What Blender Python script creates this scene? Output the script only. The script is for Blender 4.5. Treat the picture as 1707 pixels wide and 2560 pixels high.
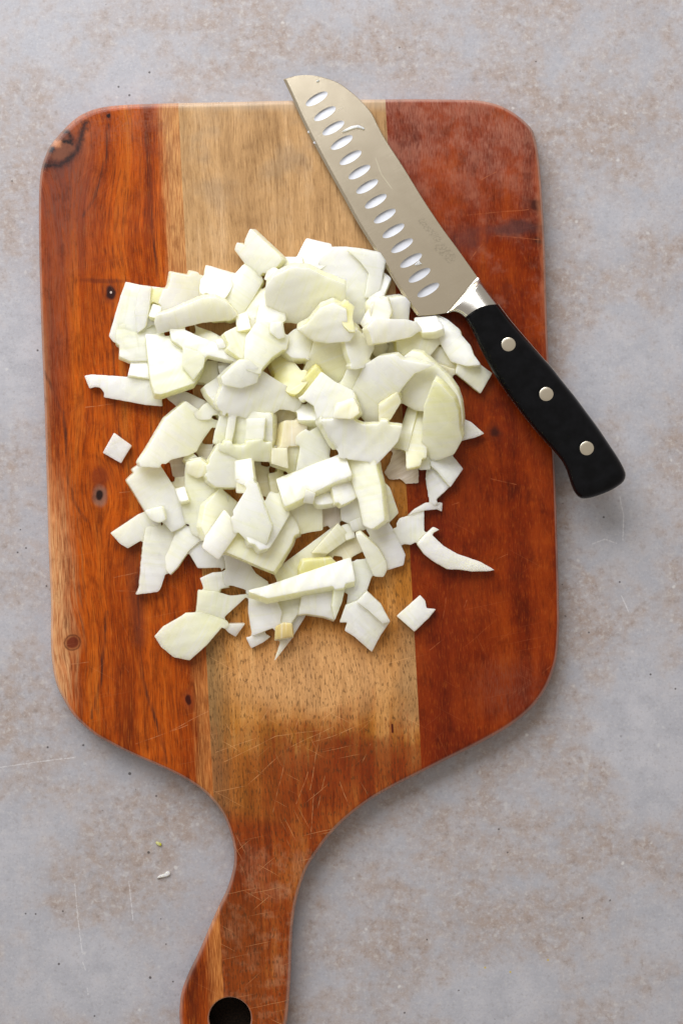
import bpy, bmesh, math, random
import numpy as np
from mathutils import Vector
from mathutils.geometry import delaunay_2d_cdt

# ------------------------------------------------------------------ scene, camera, light
for o in list(bpy.data.objects):
    bpy.data.objects.remove(o)
SC = bpy.context.scene
COL = SC.collection
R = math.radians

K = 0.00026          # metres per photograph pixel on the board's top plane
ZT = 0.018           # board top above the counter
CAMD = 2560 * K * 50.0 / 36.0
CAMZ = ZT + CAMD

cam_d = bpy.data.cameras.new("camera")
cam = bpy.data.objects.new("camera", cam_d)
COL.objects.link(cam)
cam.location = (0, 0, CAMZ)
cam_d.sensor_fit = 'VERTICAL'
cam_d.sensor_height = 36.0
cam_d.lens = 50.0
cam_d.clip_start = 0.01
cam_d.clip_end = 50
SC.camera = cam

world = bpy.data.worlds.new("World")
SC.world = world
world.use_nodes = True
wb = world.node_tree.nodes["Background"]
wb.inputs[0].default_value = (0.60, 0.56, 0.50, 1)      # dim warm room around the table
wb.inputs[1].default_value = 0.74

def area(name, loc, target, size, size_y, power, col):
    d = bpy.data.lights.new(name, 'AREA')
    d.shape = 'RECTANGLE'; d.size = size; d.size_y = size_y
    d.energy = power; d.color = col
    o = bpy.data.objects.new(name, d); COL.objects.link(o)
    o.location = loc
    v = Vector(target) - Vector(loc)
    o.rotation_euler = v.to_track_quat('-Z', 'Y').to_euler()
    return o
# daylight from a window beyond the top left corner of the picture
area("window_light", (-0.68, 1.60, 1.38), (0.0, -0.05, 0), 1.9, 1.5, 66.0, (0.95, 0.98, 1.0))

SC.view_settings.view_transform = 'Standard'
SC.view_settings.look = 'None'
SC.view_settings.exposure = 0.1
SC.view_settings.gamma = 1.0
SC.view_settings.use_curve_mapping = False
SC.render.engine = 'CYCLES'
SC.cycles.use_denoising = True
SC.cycles.max_bounces = 9
SC.cycles.diffuse_bounces = 8
SC.cycles.adaptive_threshold = 0.02
SC.cycles.caustics_reflective = False
SC.cycles.caustics_refractive = False
rng = random.Random(7)

# ------------------------------------------------------------------ helpers
def P(px, py, z):
    """world point at height z that stands at photograph pixel (px, py)"""
    s = K * (CAMZ - z) / CAMD
    return Vector(((px - 853.5) * s, (1280.0 - py) * s, z))

def tag(o, label=None, cat=None, group=None, kind=None):
    if label: o["label"] = label
    if cat: o["category"] = cat
    if group: o["group"] = group
    if kind: o["kind"] = kind
    return o

def empty(name, loc):
    o = bpy.data.objects.new(name, None)
    o.empty_display_size = 0.02
    o.location = loc
    COL.objects.link(o)
    return o

def mesh_obj(name, verts, faces, mat, parent=None, origin=(0, 0, 0), smooth=True, sharp=None, rotz=0.0):
    me = bpy.data.meshes.new(name)
    ox, oy, oz = origin
    c, s = math.cos(-rotz), math.sin(-rotz)
    vv = []
    for v in verts:
        x, y, z = v[0] - ox, v[1] - oy, v[2] - oz
        vv.append((c * x - s * y, s * x + c * y, z))
    me.from_pydata(vv, [], faces)
    me.update()
    bm = bmesh.new(); bm.from_mesh(me)
    bmesh.ops.recalc_face_normals(bm, faces=bm.faces)
    bm.to_mesh(me); bm.free()
    if smooth:
        me.polygons.foreach_set("use_smooth", [True] * len(me.polygons))
        if sharp is not None:
            me.set_sharp_from_angle(angle=R(sharp))
    me.materials.append(mat)
    o = bpy.data.objects.new(name, me)
    COL.objects.link(o)
    if parent is not None:
        o.parent = parent
    else:
        o.location = origin
        o.rotation_euler = (0, 0, rotz)
    return o

def catmull(pts, closed=True, step=6.0):
    out = []
    n = len(pts)
    rng_i = range(n) if closed else range(n - 1)
    for i in rng_i:
        if closed:
            p0, p1, p2, p3 = pts[i - 1], pts[i], pts[(i + 1) % n], pts[(i + 2) % n]
        else:
            p0, p1, p2, p3 = pts[max(i - 1, 0)], pts[i], pts[i + 1], pts[min(i + 2, n - 1)]
        L = math.hypot(p2[0] - p1[0], p2[1] - p1[1])
        m = max(1, int(L / step))
        for j in range(m):
            t = j / m
            q = []
            for a in range(len(p1)):
                q.append(0.5 * (2 * p1[a] + (p2[a] - p0[a]) * t + (2 * p0[a] - 5 * p1[a] + 4 * p2[a] - p3[a]) * t * t
                                + (3 * p1[a] - p0[a] - 3 * p2[a] + p3[a]) * t ** 3))
            out.append(tuple(q))
    if not closed:
        out.append(tuple(pts[-1]))
    return out

def resample(pts, step, closed=True):
    out = []
    n = len(pts)
    for i in range(n if closed else n - 1):
        a, b = pts[i], pts[(i + 1) % n]
        L = math.hypot(b[0] - a[0], b[1] - a[1])
        m = max(1, int(round(L / step)))
        for j in range(m):
            t = j / m
            out.append((a[0] + (b[0] - a[0]) * t, a[1] + (b[1] - a[1]) * t))
    if not closed:
        out.append(pts[-1])
    return out

def area2(p):
    return sum(p[i - 1][0] * p[i][1] - p[i][0] * p[i - 1][1] for i in range(len(p)))

def normals2(p):
    """outward normals of a closed pixel outline"""
    n = len(p)
    s = 1 if area2(p) > 0 else -1
    out = []
    for i in range(n):
        a, b = p[i - 1], p[(i + 1) % n]
        dx, dy = b[0] - a[0], b[1] - a[1]
        L = math.hypot(dx, dy) or 1
        out.append((s * dy / L, -s * dx / L))
    return out

def smooth2(p, k=1, f=0.5):
    for _ in range(k):
        n = len(p)
        p = [(p[i][0] * (1 - f) + f * 0.5 * (p[i - 1][0] + p[(i + 1) % n][0]),
              p[i][1] * (1 - f) + f * 0.5 * (p[i - 1][1] + p[(i + 1) % n][1])) for i in range(n)]
    return p

def inside_np(X, Y, poly):
    r = np.zeros(X.shape, bool)
    n = len(poly)
    j = n - 1
    for i in range(n):
        xi, yi = poly[i]; xj, yj = poly[j]
        if yi != yj:
            c = ((yi > Y) != (yj > Y)) & (X < (xj - xi) * (Y - yi) / (yj - yi) + xi)
            r ^= c
        j = i
    return r

def fill(outer, holes=(), extra=()):
    """constrained Delaunay triangles of an outline; returns points, faces"""
    pts = [Vector(p[:2]) for p in outer]
    edges = [(i, (i + 1) % len(outer)) for i in range(len(outer))]
    for h in holes:
        b = len(pts)
        pts += [Vector(p[:2]) for p in h]
        edges += [(b + i, b + (i + 1) % len(h)) for i in range(len(h))]
    pts += [Vector(p[:2]) for p in extra]
    v, e, f, ov, oe, of = delaunay_2d_cdt(pts, edges, [], 2 if holes else 1, 1e-5)
    if holes:
        cen = np.array([[sum(v[i][0] for i in t) / len(t), sum(v[i][1] for i in t) / len(t)] for t in f])
        ok = inside_np(cen[:, 0], cen[:, 1], outer)
        for h in holes: ok &= ~inside_np(cen[:, 0], cen[:, 1], h)
        keep = [t for t, k in zip(f, ok) if k]
        f = keep
    return [tuple(p) for p in v], f

# ------------------------------------------------------------------ material toolkit
class NT:
    def __init__(self, name):
        self.m = bpy.data.materials.new(name)
        self.m.use_nodes = True
        self.t = self.m.node_tree
        self.bsdf = self.t.nodes["Principled BSDF"]
    def _in(self, sock, v):
        if v is None: return
        if isinstance(v, bpy.types.NodeSocket):
            self.t.links.new(v, sock)
        elif isinstance(v, (tuple, list)):
            v = tuple(v)
            if sock.type == 'RGBA' and len(v) == 3: v = v + (1,)
            sock.default_value = v
        else:
            if sock.type == 'RGBA': v = (v, v, v, 1)
            elif sock.type == 'VECTOR': v = (v, v, v)
            sock.default_value = v
    def n(self, typ): return self.t.nodes.new(typ)
    def m_(self, op, a, b=None, c=None, clamp=False):
        x = self.n('ShaderNodeMath'); x.operation = op; x.use_clamp = clamp
        self._in(x.inputs[0], a); self._in(x.inputs[1], b); self._in(x.inputs[2], c)
        return x.outputs[0]
    def add(self, a, b): return self.m_('ADD', a, b)
    def sub(self, a, b): return self.m_('SUBTRACT', a, b)
    def mul(self, a, b): return self.m_('MULTIPLY', a, b)
    def vm(self, op, a, b=None, out=0, scale=None):
        x = self.n('ShaderNodeVectorMath'); x.operation = op
        self._in(x.inputs[0], a); self._in(x.inputs[1], b)
        if scale is not None: self._in(x.inputs[3], scale)
        return x.outputs[out]
    def comb(self, x, y, z=0.0):
        c = self.n('ShaderNodeCombineXYZ')
        self._in(c.inputs[0], x); self._in(c.inputs[1], y); self._in(c.inputs[2], z)
        return c.outputs[0]
    def sep(self, v):
        s = self.n('ShaderNodeSeparateXYZ'); self._in(s.inputs[0], v)
        return s.outputs
    def obj(self):
        return self.n('ShaderNodeTexCoord').outputs['Object']
    def noise(self, vec, scale=1.0, detail=2.0, rough=0.5, dist=0.0, color=False):
        x = self.n('ShaderNodeTexNoise')
        self._in(x.inputs['Vector'], vec)
        x.inputs['Scale'].default_value = scale; x.inputs['Detail'].default_value = detail
        x.inputs['Roughness'].default_value = rough; x.inputs['Distortion'].default_value = dist
        return x.outputs['Color' if color else 'Fac']
    def voro(self, vec, scale=1.0, rnd=1.0, out='Distance', feature='F1'):
        x = self.n('ShaderNodeTexVoronoi'); x.feature = feature
        self._in(x.inputs['Vector'], vec)
        x.inputs['Scale'].default_value = scale; x.inputs['Randomness'].default_value = rnd
        return x.outputs[out]
    def mr(self, v, a, b, c=0.0, d=1.0, smooth=True):
        x = self.n('ShaderNodeMapRange')
        x.interpolation_type = 'SMOOTHSTEP' if smooth else 'LINEAR'
        self._in(x.inputs[0], v)
        x.inputs[1].default_value = a; x.inputs[2].default_value = b
        x.inputs[3].default_value = c; x.inputs[4].default_value = d
        return x.outputs[0]
    def mix(self, f, a, b, blend='MIX'):
        x = self.n('ShaderNodeMix'); x.data_type = 'RGBA'; x.blend_type = blend; x.clamp_factor = True
        self._in(x.inputs[0], f); self._in(x.inputs[6], a); self._in(x.inputs[7], b)
        return x.outputs[2]
    def ramp(self, f, stops):
        x = self.n('ShaderNodeValToRGB')
        e = x.color_ramp.elements
        while len(e) < len(stops): e.new(0.5)
        for i, (p, c) in enumerate(stops):
            e[i].position = p; e[i].color = tuple(c) + (1,)
        self._in(x.inputs[0], f)
        return x.outputs[0]
    def seg(self, p, a, b):
        """distance from p to a segment"""
        a = Vector((a[0], a[1], 0)); b = Vector((b[0], b[1], 0)); ba = b - a
        pa = self.vm('SUBTRACT', p, tuple(a))
        d = self.vm('DOT_PRODUCT', pa, tuple(ba / ba.length_squared), out=1)
        h = self.m_('ADD', d, 0.0, clamp=True)
        q = self.vm('SCALE', tuple(ba), scale=h)
        return self.vm('DISTANCE', pa, q, out=1)
    def lines(self, p, polys, w, soft):
        d = None
        for pl in polys:
            for a, b in zip(pl[:-1], pl[1:]):
                s = self.seg(p, a, b)
                d = s if d is None else self.m_('MINIMUM', d, s)
        return self.mr(d, w, w + soft, 1.0, 0.0)
    def blob(self, p, c, rx, ry, a=0.4, b=1.0):
        v = self.vm('SUBTRACT', p, (c[0], c[1], 0))
        v = self.vm('MULTIPLY', v, (1.0 / rx, 1.0 / ry, 0))
        return self.mr(self.vm('LENGTH', v, out=1), a, b, 1.0, 0.0)
    def bump(self, h, strength, dist):
        x = self.n('ShaderNodeBump')
        x.inputs['Strength'].default_value = strength; x.inputs['Distance'].default_value = dist
        self._in(x.inputs['Height'], h)
        self.t.links.new(x.outputs[0], self.bsdf.inputs['Normal'])
    def set(self, **kw):
        for k, v in kw.items():
            self._in(self.bsdf.inputs[k.replace('_', ' ')], v)

def lin(r, g, b):
    f = lambda c: (c / 255 / 12.92) if c <= 10 else ((c / 255 + 0.055) / 1.055) ** 2.4
    return (f(r), f(g), f(b))

def photo_coords(t, z=ZT):
    """object coordinates turned into positions on the board, in photograph-pixel units (26 hundredths of a mm)"""
    s = K * (CAMZ - z) / CAMD
    v = t.vm('MULTIPLY', t.obj(), (1 / s, -1 / s, 0))
    v = t.vm('ADD', v, (853.5, 1280.0, 0))
    return v

# ------------------------------------------------------------------ counter
def counter_material():
    t = NT("stone_counter")
    p = photo_coords(t, 0.0)
    big = t.noise(p, 1 / 380, 5, 0.58, 0.4)
    mid = t.noise(p, 1 / 75, 5, 0.62, 0.2)
    small = t.noise(p, 1 / 17, 3, 0.6)
    fine = t.noise(p, 1 / 6.5, 3, 0.65)
    x = t.sep(p)
    # rust-brown clouds, stronger where several scales agree
    cl = t.add(t.mul(big, 0.62), t.mul(mid, 0.38))
    for (cx, cy, rx, ry, amt) in ((1180, 2080, 230, 190, .13), (1420, 330, 330, 190, .07), (420, 2040, 230, 130, .09),
                                  (300, 60, 330, 120, .06), (900, 130, 400, 150, .07), (1480, 1560, 120, 220, .07),
                                  (1500, 1950, 120, 90, .09), (60, 330, 120, 220, .05), (1350, 760, 200, 260, .06),
                                  (60, 1960, 150, 90, .07), (1640, 2450, 120, 90, .08), (1400, 2250, 160, 110, .05),
                                  (200, 2440, 340, 200, -.16), (1600, 1850, 200, 340, -.13), (40, 900, 120, 340, -.14), (330, 230, 160, 110, -.10), (1640, 2250, 180, 160, -.06),
                                  (1250, 2500, 260, 130, -.11), (820, 2350, 150, 150, .03)):
        cl = t.m_('MULTIPLY_ADD', t.blob(p, (cx, cy), rx, ry, 0.0, 1.0), amt, cl)
    rust = t.mr(cl, 0.40, 0.60)
    rust2 = t.mul(rust, t.mr(t.noise(p, 1 / 40, 5, 0.7), 0.33, 0.62, 0.30, 0.9))
    col = t.mix(t.mr(mid, 0.3, 0.7), lin(160, 159, 166), lin(175, 173, 179))
    col = t.mix(rust2, col, lin(155, 138, 129))
    deep = t.mul(rust2, t.mr(t.noise(t.vm('ADD', p, (911, 77, 0)), 1 / 22, 4, 0.65), 0.5, 0.72))
    col = t.mix(t.mul(deep, 0.60), col, lin(130, 110, 101))
    # mineral flecks
    col = t.mix(t.mul(t.mr(small, 0.55, 0.68), t.mr(rust, 0.0, 1.0, 0.22, 0.45)), col, lin(190, 186, 184))
    col = t.mix(t.mul(t.mr(small, 0.46, 0.30), t.mr(rust, 0.0, 1.0, 0.18, 0.45)), col, lin(126, 114, 108))
    col = t.mix(t.mul(t.mr(fine, 0.54, 0.72), 0.40), col, lin(192, 188, 187))
    col = t.mix(t.mul(t.mr(fine, 0.46, 0.28), 0.36), col, lin(132, 124, 121))
    # pale chips and dark pin holes
    wp = t.vm('ADD', p, t.vm('SCALE', t.noise(p, 1 / 9, 2, 0.5, color=True), scale=7.0))
    chip = t.mr(t.voro(wp, 1 / 62), 0.03, 0.10, 1.0, 0.0)
    col = t.mix(t.mul(chip, t.mr(big, 0.42, 0.6, 0.1, 0.75)), col, lin(205, 202, 200))
    pin = t.mr(t.voro(t.vm('ADD', wp, (31, 57, 0)), 1 / 88), 0.022, 0.036, 1.0, 0.0)
    pinm = t.mr(t.noise(p, 1 / 160, 1), 0.48, 0.56)
    dots = None
    for (cx, cy, r) in ((325, 1934, 4.5), (391, 1990, 2.6), (372, 2131, 4), (158, 2278, 2.5), (90, 2285, 2.5), (65, 2284, 2.3),
                        (148, 2410, 3.3), (376, 2444, 4), (433, 2454, 2.3), (237, 2540, 2.5), (374, 181, 3), (324, 238, 3.2),
                        (297, 217, 3), (120, 1868, 3), (209, 1863, 3), (95, 876, 3), (66, 1370, 2.6), (45, 1381, 2.6), (52, 1324, 2),
                        (1548, 1455, 2.6), (1471, 1581, 2.6), (1625, 1686, 3), (1687, 1722, 2.6), (1455, 2295, 2.8), (1246, 2073, 2.5),
                        (1268, 2131, 2.3), (1067, 2349, 2.4), (1011, 2532, 2.6), (1146, 2476, 2), (1508, 1293, 3), (117, 1465, 2.5)):
        d = t.sub(t.vm('DISTANCE', p, (cx, cy, 0), out=1), r * 0.75)
        dots = d if dots is None else t.m_('MINIMUM', dots, d)
    dm = t.mr(dots, -0.6, 1.4, 1.0, 0.0)
    dm = t.m_('MAXIMUM', dm, t.mul(t.mul(pin, pinm), 0.8))
    col = t.mix(t.mul(dm, 0.82), col, lin(62, 56, 56))
    # pale scratches and rubbed rings
    sw = t.vm('ADD', p, t.vm('SCALE', t.vm('SUBTRACT', t.noise(p, 1 / 30, 2, 0.5, color=True), (.5, .5, .5)), scale=3.0))
    sc = t.lines(sw, [[(-20, 1921), (110, 1903), (190, 1893)], [(188, 2210), (194, 2285), (207, 2385)], [(207, 2405), (214, 2425)],
                      [(323, 2205), (333, 2300)], [(1556, 1350), (1558, 1290), (1548, 1240)], [(1553, 1490), (1570, 1530)],
                      [(1480, 1360), (1512, 1348), (1540, 1358)], [(219, 2470), (221, 2486)]], 0.6, 1.6)
    col = t.mix(t.mul(sc, t.mr(fine, 0.35, 0.6, 0.15, 0.55)), col, lin(210, 208, 210))
    ring = t.lines(p, [[(1455, 1880), (1466, 1915), (1463, 1955), (1448, 1990)]], 3.0, 4.0)
    col = t.mix(t.mul(ring, 0.16), col, lin(206, 204, 202))
    yel = t.m_('MINIMUM', t.vm('DISTANCE', p, (1212, 2419, 0), out=1), t.m_('MINIMUM', t.vm('DISTANCE', p, (1275, 2430, 0), out=1), t.vm('DISTANCE', p, (1369, 2400, 0), out=1)))
    col = t.mix(t.mr(yel, 1.5, 3.5, 0.8, 0.0), col, lin(188, 160, 40))
    t.set(Base_Color=col, Roughness=t.mr(mid, 0.3, 0.7, 0.42, 0.6), Specular_IOR_Level=0.35)
    t.bump(small, 0.18, 0.0008)
    return t.m

mat_counter = counter_material()
c = mesh_obj("counter", [(-1.4, -1.4, 0), (1.4, -1.4, 0), (1.4, 1.4, 0), (-1.4, 1.4, 0)], [(0, 1, 2, 3)], mat_counter, smooth=False)
tag(c, "mottled grey and rust brown stone counter under the cutting board", "counter", kind="structure")

# ------------------------------------------------------------------ cutting board
# pixel outline of the silhouette, with the width of the rounded edge as a third number
OUT = [(99, 640, 9), (98, 526, 9), (99.5, 462, 10), (105, 419, 11), (115, 388, 12), (126, 365, 13), (157, 327, 15), (193, 294, 15), (228, 276, 14),
       (264, 267, 13), (315, 262, 12), (379, 259.5, 12), (460, 257.5, 12), (580, 255, 12), (708, 252, 11), (850, 249.5, 10), (963, 248.5, 9),
       (1046, 248, 9), (1141, 249, 9), (1192, 251, 10), (1237, 260, 12), (1275, 277, 13), (1310, 303, 13), (1331, 328, 12), (1341, 363.5, 10),
       (1347, 405, 9), (1353, 475, 8), (1358, 555, 8), (1363, 666, 8), (1367, 819, 8), (1374, 960, 8), (1384, 1127, 8), (1389, 1240, 8), (1394, 1400, 8),
       (1396.5, 1500, 9), (1397, 1566, 9), (1392, 1638, 10), (1380, 1684, 11), (1359, 1730, 12), (1323, 1775.5, 14), (1272, 1816, 15), (1201, 1857, 15),
       (1109, 1903, 14), (1053, 1931, 12), (982, 1967, 11), (925, 2000, 10), (865, 2046, 10), (823, 2089, 11), (793, 2130, 12), (769, 2168, 13),
       (752, 2212, 14), (741, 2253, 14), (734, 2300, 14), (729.5, 2359, 15), (727.5, 2422, 17), (724, 2486, 19), (716, 2560, 21), (699, 2625, 22),
       (660, 2672, 22), (600, 2694, 22), (535, 2685, 22), (486, 2648, 22), (459, 2600, 22), (449.5, 2550, 23), (450, 2510, 25), (456, 2474, 27), (472, 2432, 30),
       (498, 2378, 32), (522, 2322, 29), (546, 2268, 25), (567, 2224, 20), (580, 2183, 15), (585.5, 2151, 12), (584, 2119, 10), (577, 2086, 9),
       (561, 2043, 9), (537, 2007, 9), (505, 1975, 9), (451, 1940, 8), (386, 1909.5, 8), (329, 1885, 8), (279, 1860, 9), (233, 1833, 10),
       (187, 1791, 12), (160, 1749, 13), (141, 1707, 12), (132, 1661, 11), (128, 1607, 10), (128, 1500, 10), (122, 1361, 10), (113, 1045, 9), (104, 820, 9)]
SEAM_L = ((446, 262), (534, 1992))      # joint between left and middle plank
SEAM_R = ((963, 250), (1054, 1925))
HOLE_C, HOLE_R = (575, 2547), 52.5

def build_board_bmesh():
    out = catmull(OUT, True, 7.0)
    pts = [(p[0], p[1]) for p in out]
    ws = [p[2] for p in out]
    nr = normals2(pts)
    n = len(pts)
    rings = []
    def ring(fr, z):
        rings.append([P(pts[i][0] - nr[i][0] * ws[i] * fr, pts[i][1] - nr[i][1] * ws[i] * fr, z) for i in range(n)])
    h = 0.0030
    ring(0.22, 0.0003)
    ring(0.0, 0.0024)
    for a in range(0, 91, 15):
        ring(1 - math.cos(R(a)), ZT - h + h * math.sin(R(a)))
    ring(1.06, ZT); ring(1.25, ZT)
    verts, faces = [], []
    for r in rings: verts += r
    for k in range(len(rings) - 1):
        for i in range(n):
            j = (i + 1) % n
            faces.append((k * n + i, k * n + j, (k + 1) * n + j, (k + 1) * n + i))
    inner = [(pts[i][0] - nr[i][0] * ws[i] * 1.25, pts[i][1] - nr[i][1] * ws[i] * 1.25) for i in range(n)]
    m = 48
    circ = lambda r: [(HOLE_C[0] + r * math.cos(2 * math.pi * i / m), HOLE_C[1] + r * math.sin(2 * math.pi * i / m)) for i in range(m)]
    hole = circ(HOLE_R + 5)
    fv, ff = fill(inner, [hole])
    b = len(verts)
    verts += [P(x, y, ZT) for x, y in fv]
    faces += [tuple(b + i for i in f) for f in ff]
    prev = None
    for r, z in ((HOLE_R + 5, ZT), (HOLE_R + 4.0, ZT), (HOLE_R + 1.5, ZT - 0.0004), (HOLE_R, ZT - 0.0012)):
        b = len(verts)
        verts += [P(x, y, z) for x, y in circ(r)] if z > ZT - 0.001 else [Vector((P(x, y, ZT).x, P(x, y, ZT).y, z)) for x, y in circ(r)]
        if prev is not None:
            for i in range(m):
                j = (i + 1) % m
                faces.append((prev + i, prev + j, b + j, b + i))
        prev = b
    me = bpy.data.meshes.new("tmp"); me.from_pydata([tuple(v) for v in verts], [], faces)
    bm = bmesh.new(); bm.from_mesh(me)
    bmesh.ops.remove_doubles(bm, verts=bm.verts, dist=2e-6)
    bmesh.ops.recalc_face_normals(bm, faces=bm.faces)
    bpy.data.meshes.remove(me)
    return bm

def knot_warp(t, p, u, knots):
    for (kx, ky, rx, ry, amp) in knots:
        v = t.vm('MULTIPLY', t.vm('SUBTRACT', p, (kx, ky, 0)), (1 / rx, 1 / ry, 0))
        d2 = t.vm('DOT_PRODUCT', v, v, out=1)
        w = t.m_('EXPONENT', t.mul(d2, -0.5))
        dx = t.mul(t.sub(t.sep(p)[0], kx), w)
        u = t.m_('MULTIPLY_ADD', dx, -amp, u)
    return u

def wood_common(t, slant=0.0515):
    p = photo_coords(t)
    w1 = t.noise(p, 1 / 260, 2, 0.5, color=True)
    pw = t.vm('ADD', p, t.vm('SCALE', t.vm('SUBTRACT', w1, (.5, .5, .5)), scale=26.0))
    s = t.sep(pw)
    u = t.m_('MULTIPLY_ADD', t.sub(s[1], 1280.0), -slant, s[0])
    return p, u, s[1]

def scratches(t, p, col, amount, pale, lines):
    """fine knife marks: random ones in several directions and the ones that can be picked out"""
    q = t.vm('ADD', p, t.vm('SCALE', t.vm('SUBTRACT', t.noise(p, 1 / 60, 1, 0.5, color=True), (.5, .5, .5)), scale=5.0))
    xs = t.sep(q)
    tot = None
    for ang, sx, sy, thr in ((-12, 260, 3.2, .735), (28, 190, 3.0, .745), (62, 160, 3.0, .75), (-40, 200, 3.0, .755)):
        c_, s_ = math.cos(R(ang)), math.sin(R(ang))
        a = t.add(t.mul(xs[0], c_), t.mul(xs[1], s_))
        b = t.sub(t.mul(xs[1], c_), t.mul(xs[0], s_))
        nn = t.noise(t.comb(t.mul(a, 1 / sx), t.mul(b, 1 / sy), ang), 1.0, 1, 0.4)
        k = t.mr(nn, thr - 0.02, thr + 0.04)
        tot = k if tot is None else t.m_('MAXIMUM', tot, k)
    tot = t.mul(tot, amount)
    if lines:
        l = t.lines(q, lines, 0.2, 1.1)
        l = t.mul(l, t.mr(t.noise(p, 1 / 14, 2), 0.3, 0.65, 0.06, 0.45))
        tot = t.m_('MAXIMUM', tot, l)
    return t.mix(tot, col, pale), tot

def finish_wood(t, col, h, rough, mott=1.0):
    # finish rubbed pale along the rounded rim
    nz = t.sep(t.n('ShaderNodeNewGeometry').outputs['Normal'])[2]
    wear = t.mul(t.mr(nz, 0.985, 0.80), t.mr(nz, 0.05, 0.35))
    col = t.mix(t.mul(wear, 0.26), col, lin(196, 168, 152))
    mt = t.noise(t.vm('MULTIPLY', photo_coords(t), (1 / 38, 1 / 75, 0)), 1.0, 5, 0.72)
    col = t.mix(t.mul(t.mr(mt, 0.50, 0.34), 0.70 * mott), col, t.mix(1.0, col, (.62, .56, .54), 'MULTIPLY'))
    col = t.mix(t.mul(t.mr(mt, 0.52, 0.68), 0.55 * mott), col, t.mix(1.0, col, (1.28, 1.28, 1.3), 'MULTIPLY'))
    t.set(Base_Color=col, Roughness=rough, Specular_IOR_Level=t.mr(wear, 0.0, 1.0, 0.16, 0.85))
    t.bump(h, 0.16, 0.0003)
    return t.m

def rounded_wear(t, p):
    """lightly rubbed finish: patchy noise used for haze and roughness"""
    a = t.noise(p, 1 / 120, 4, 0.6)
    b = t.noise(p, 1 / 6, 2, 0.6)
    return t.add(t.mul(a, 0.65), t.mul(b, 0.35))

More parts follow.
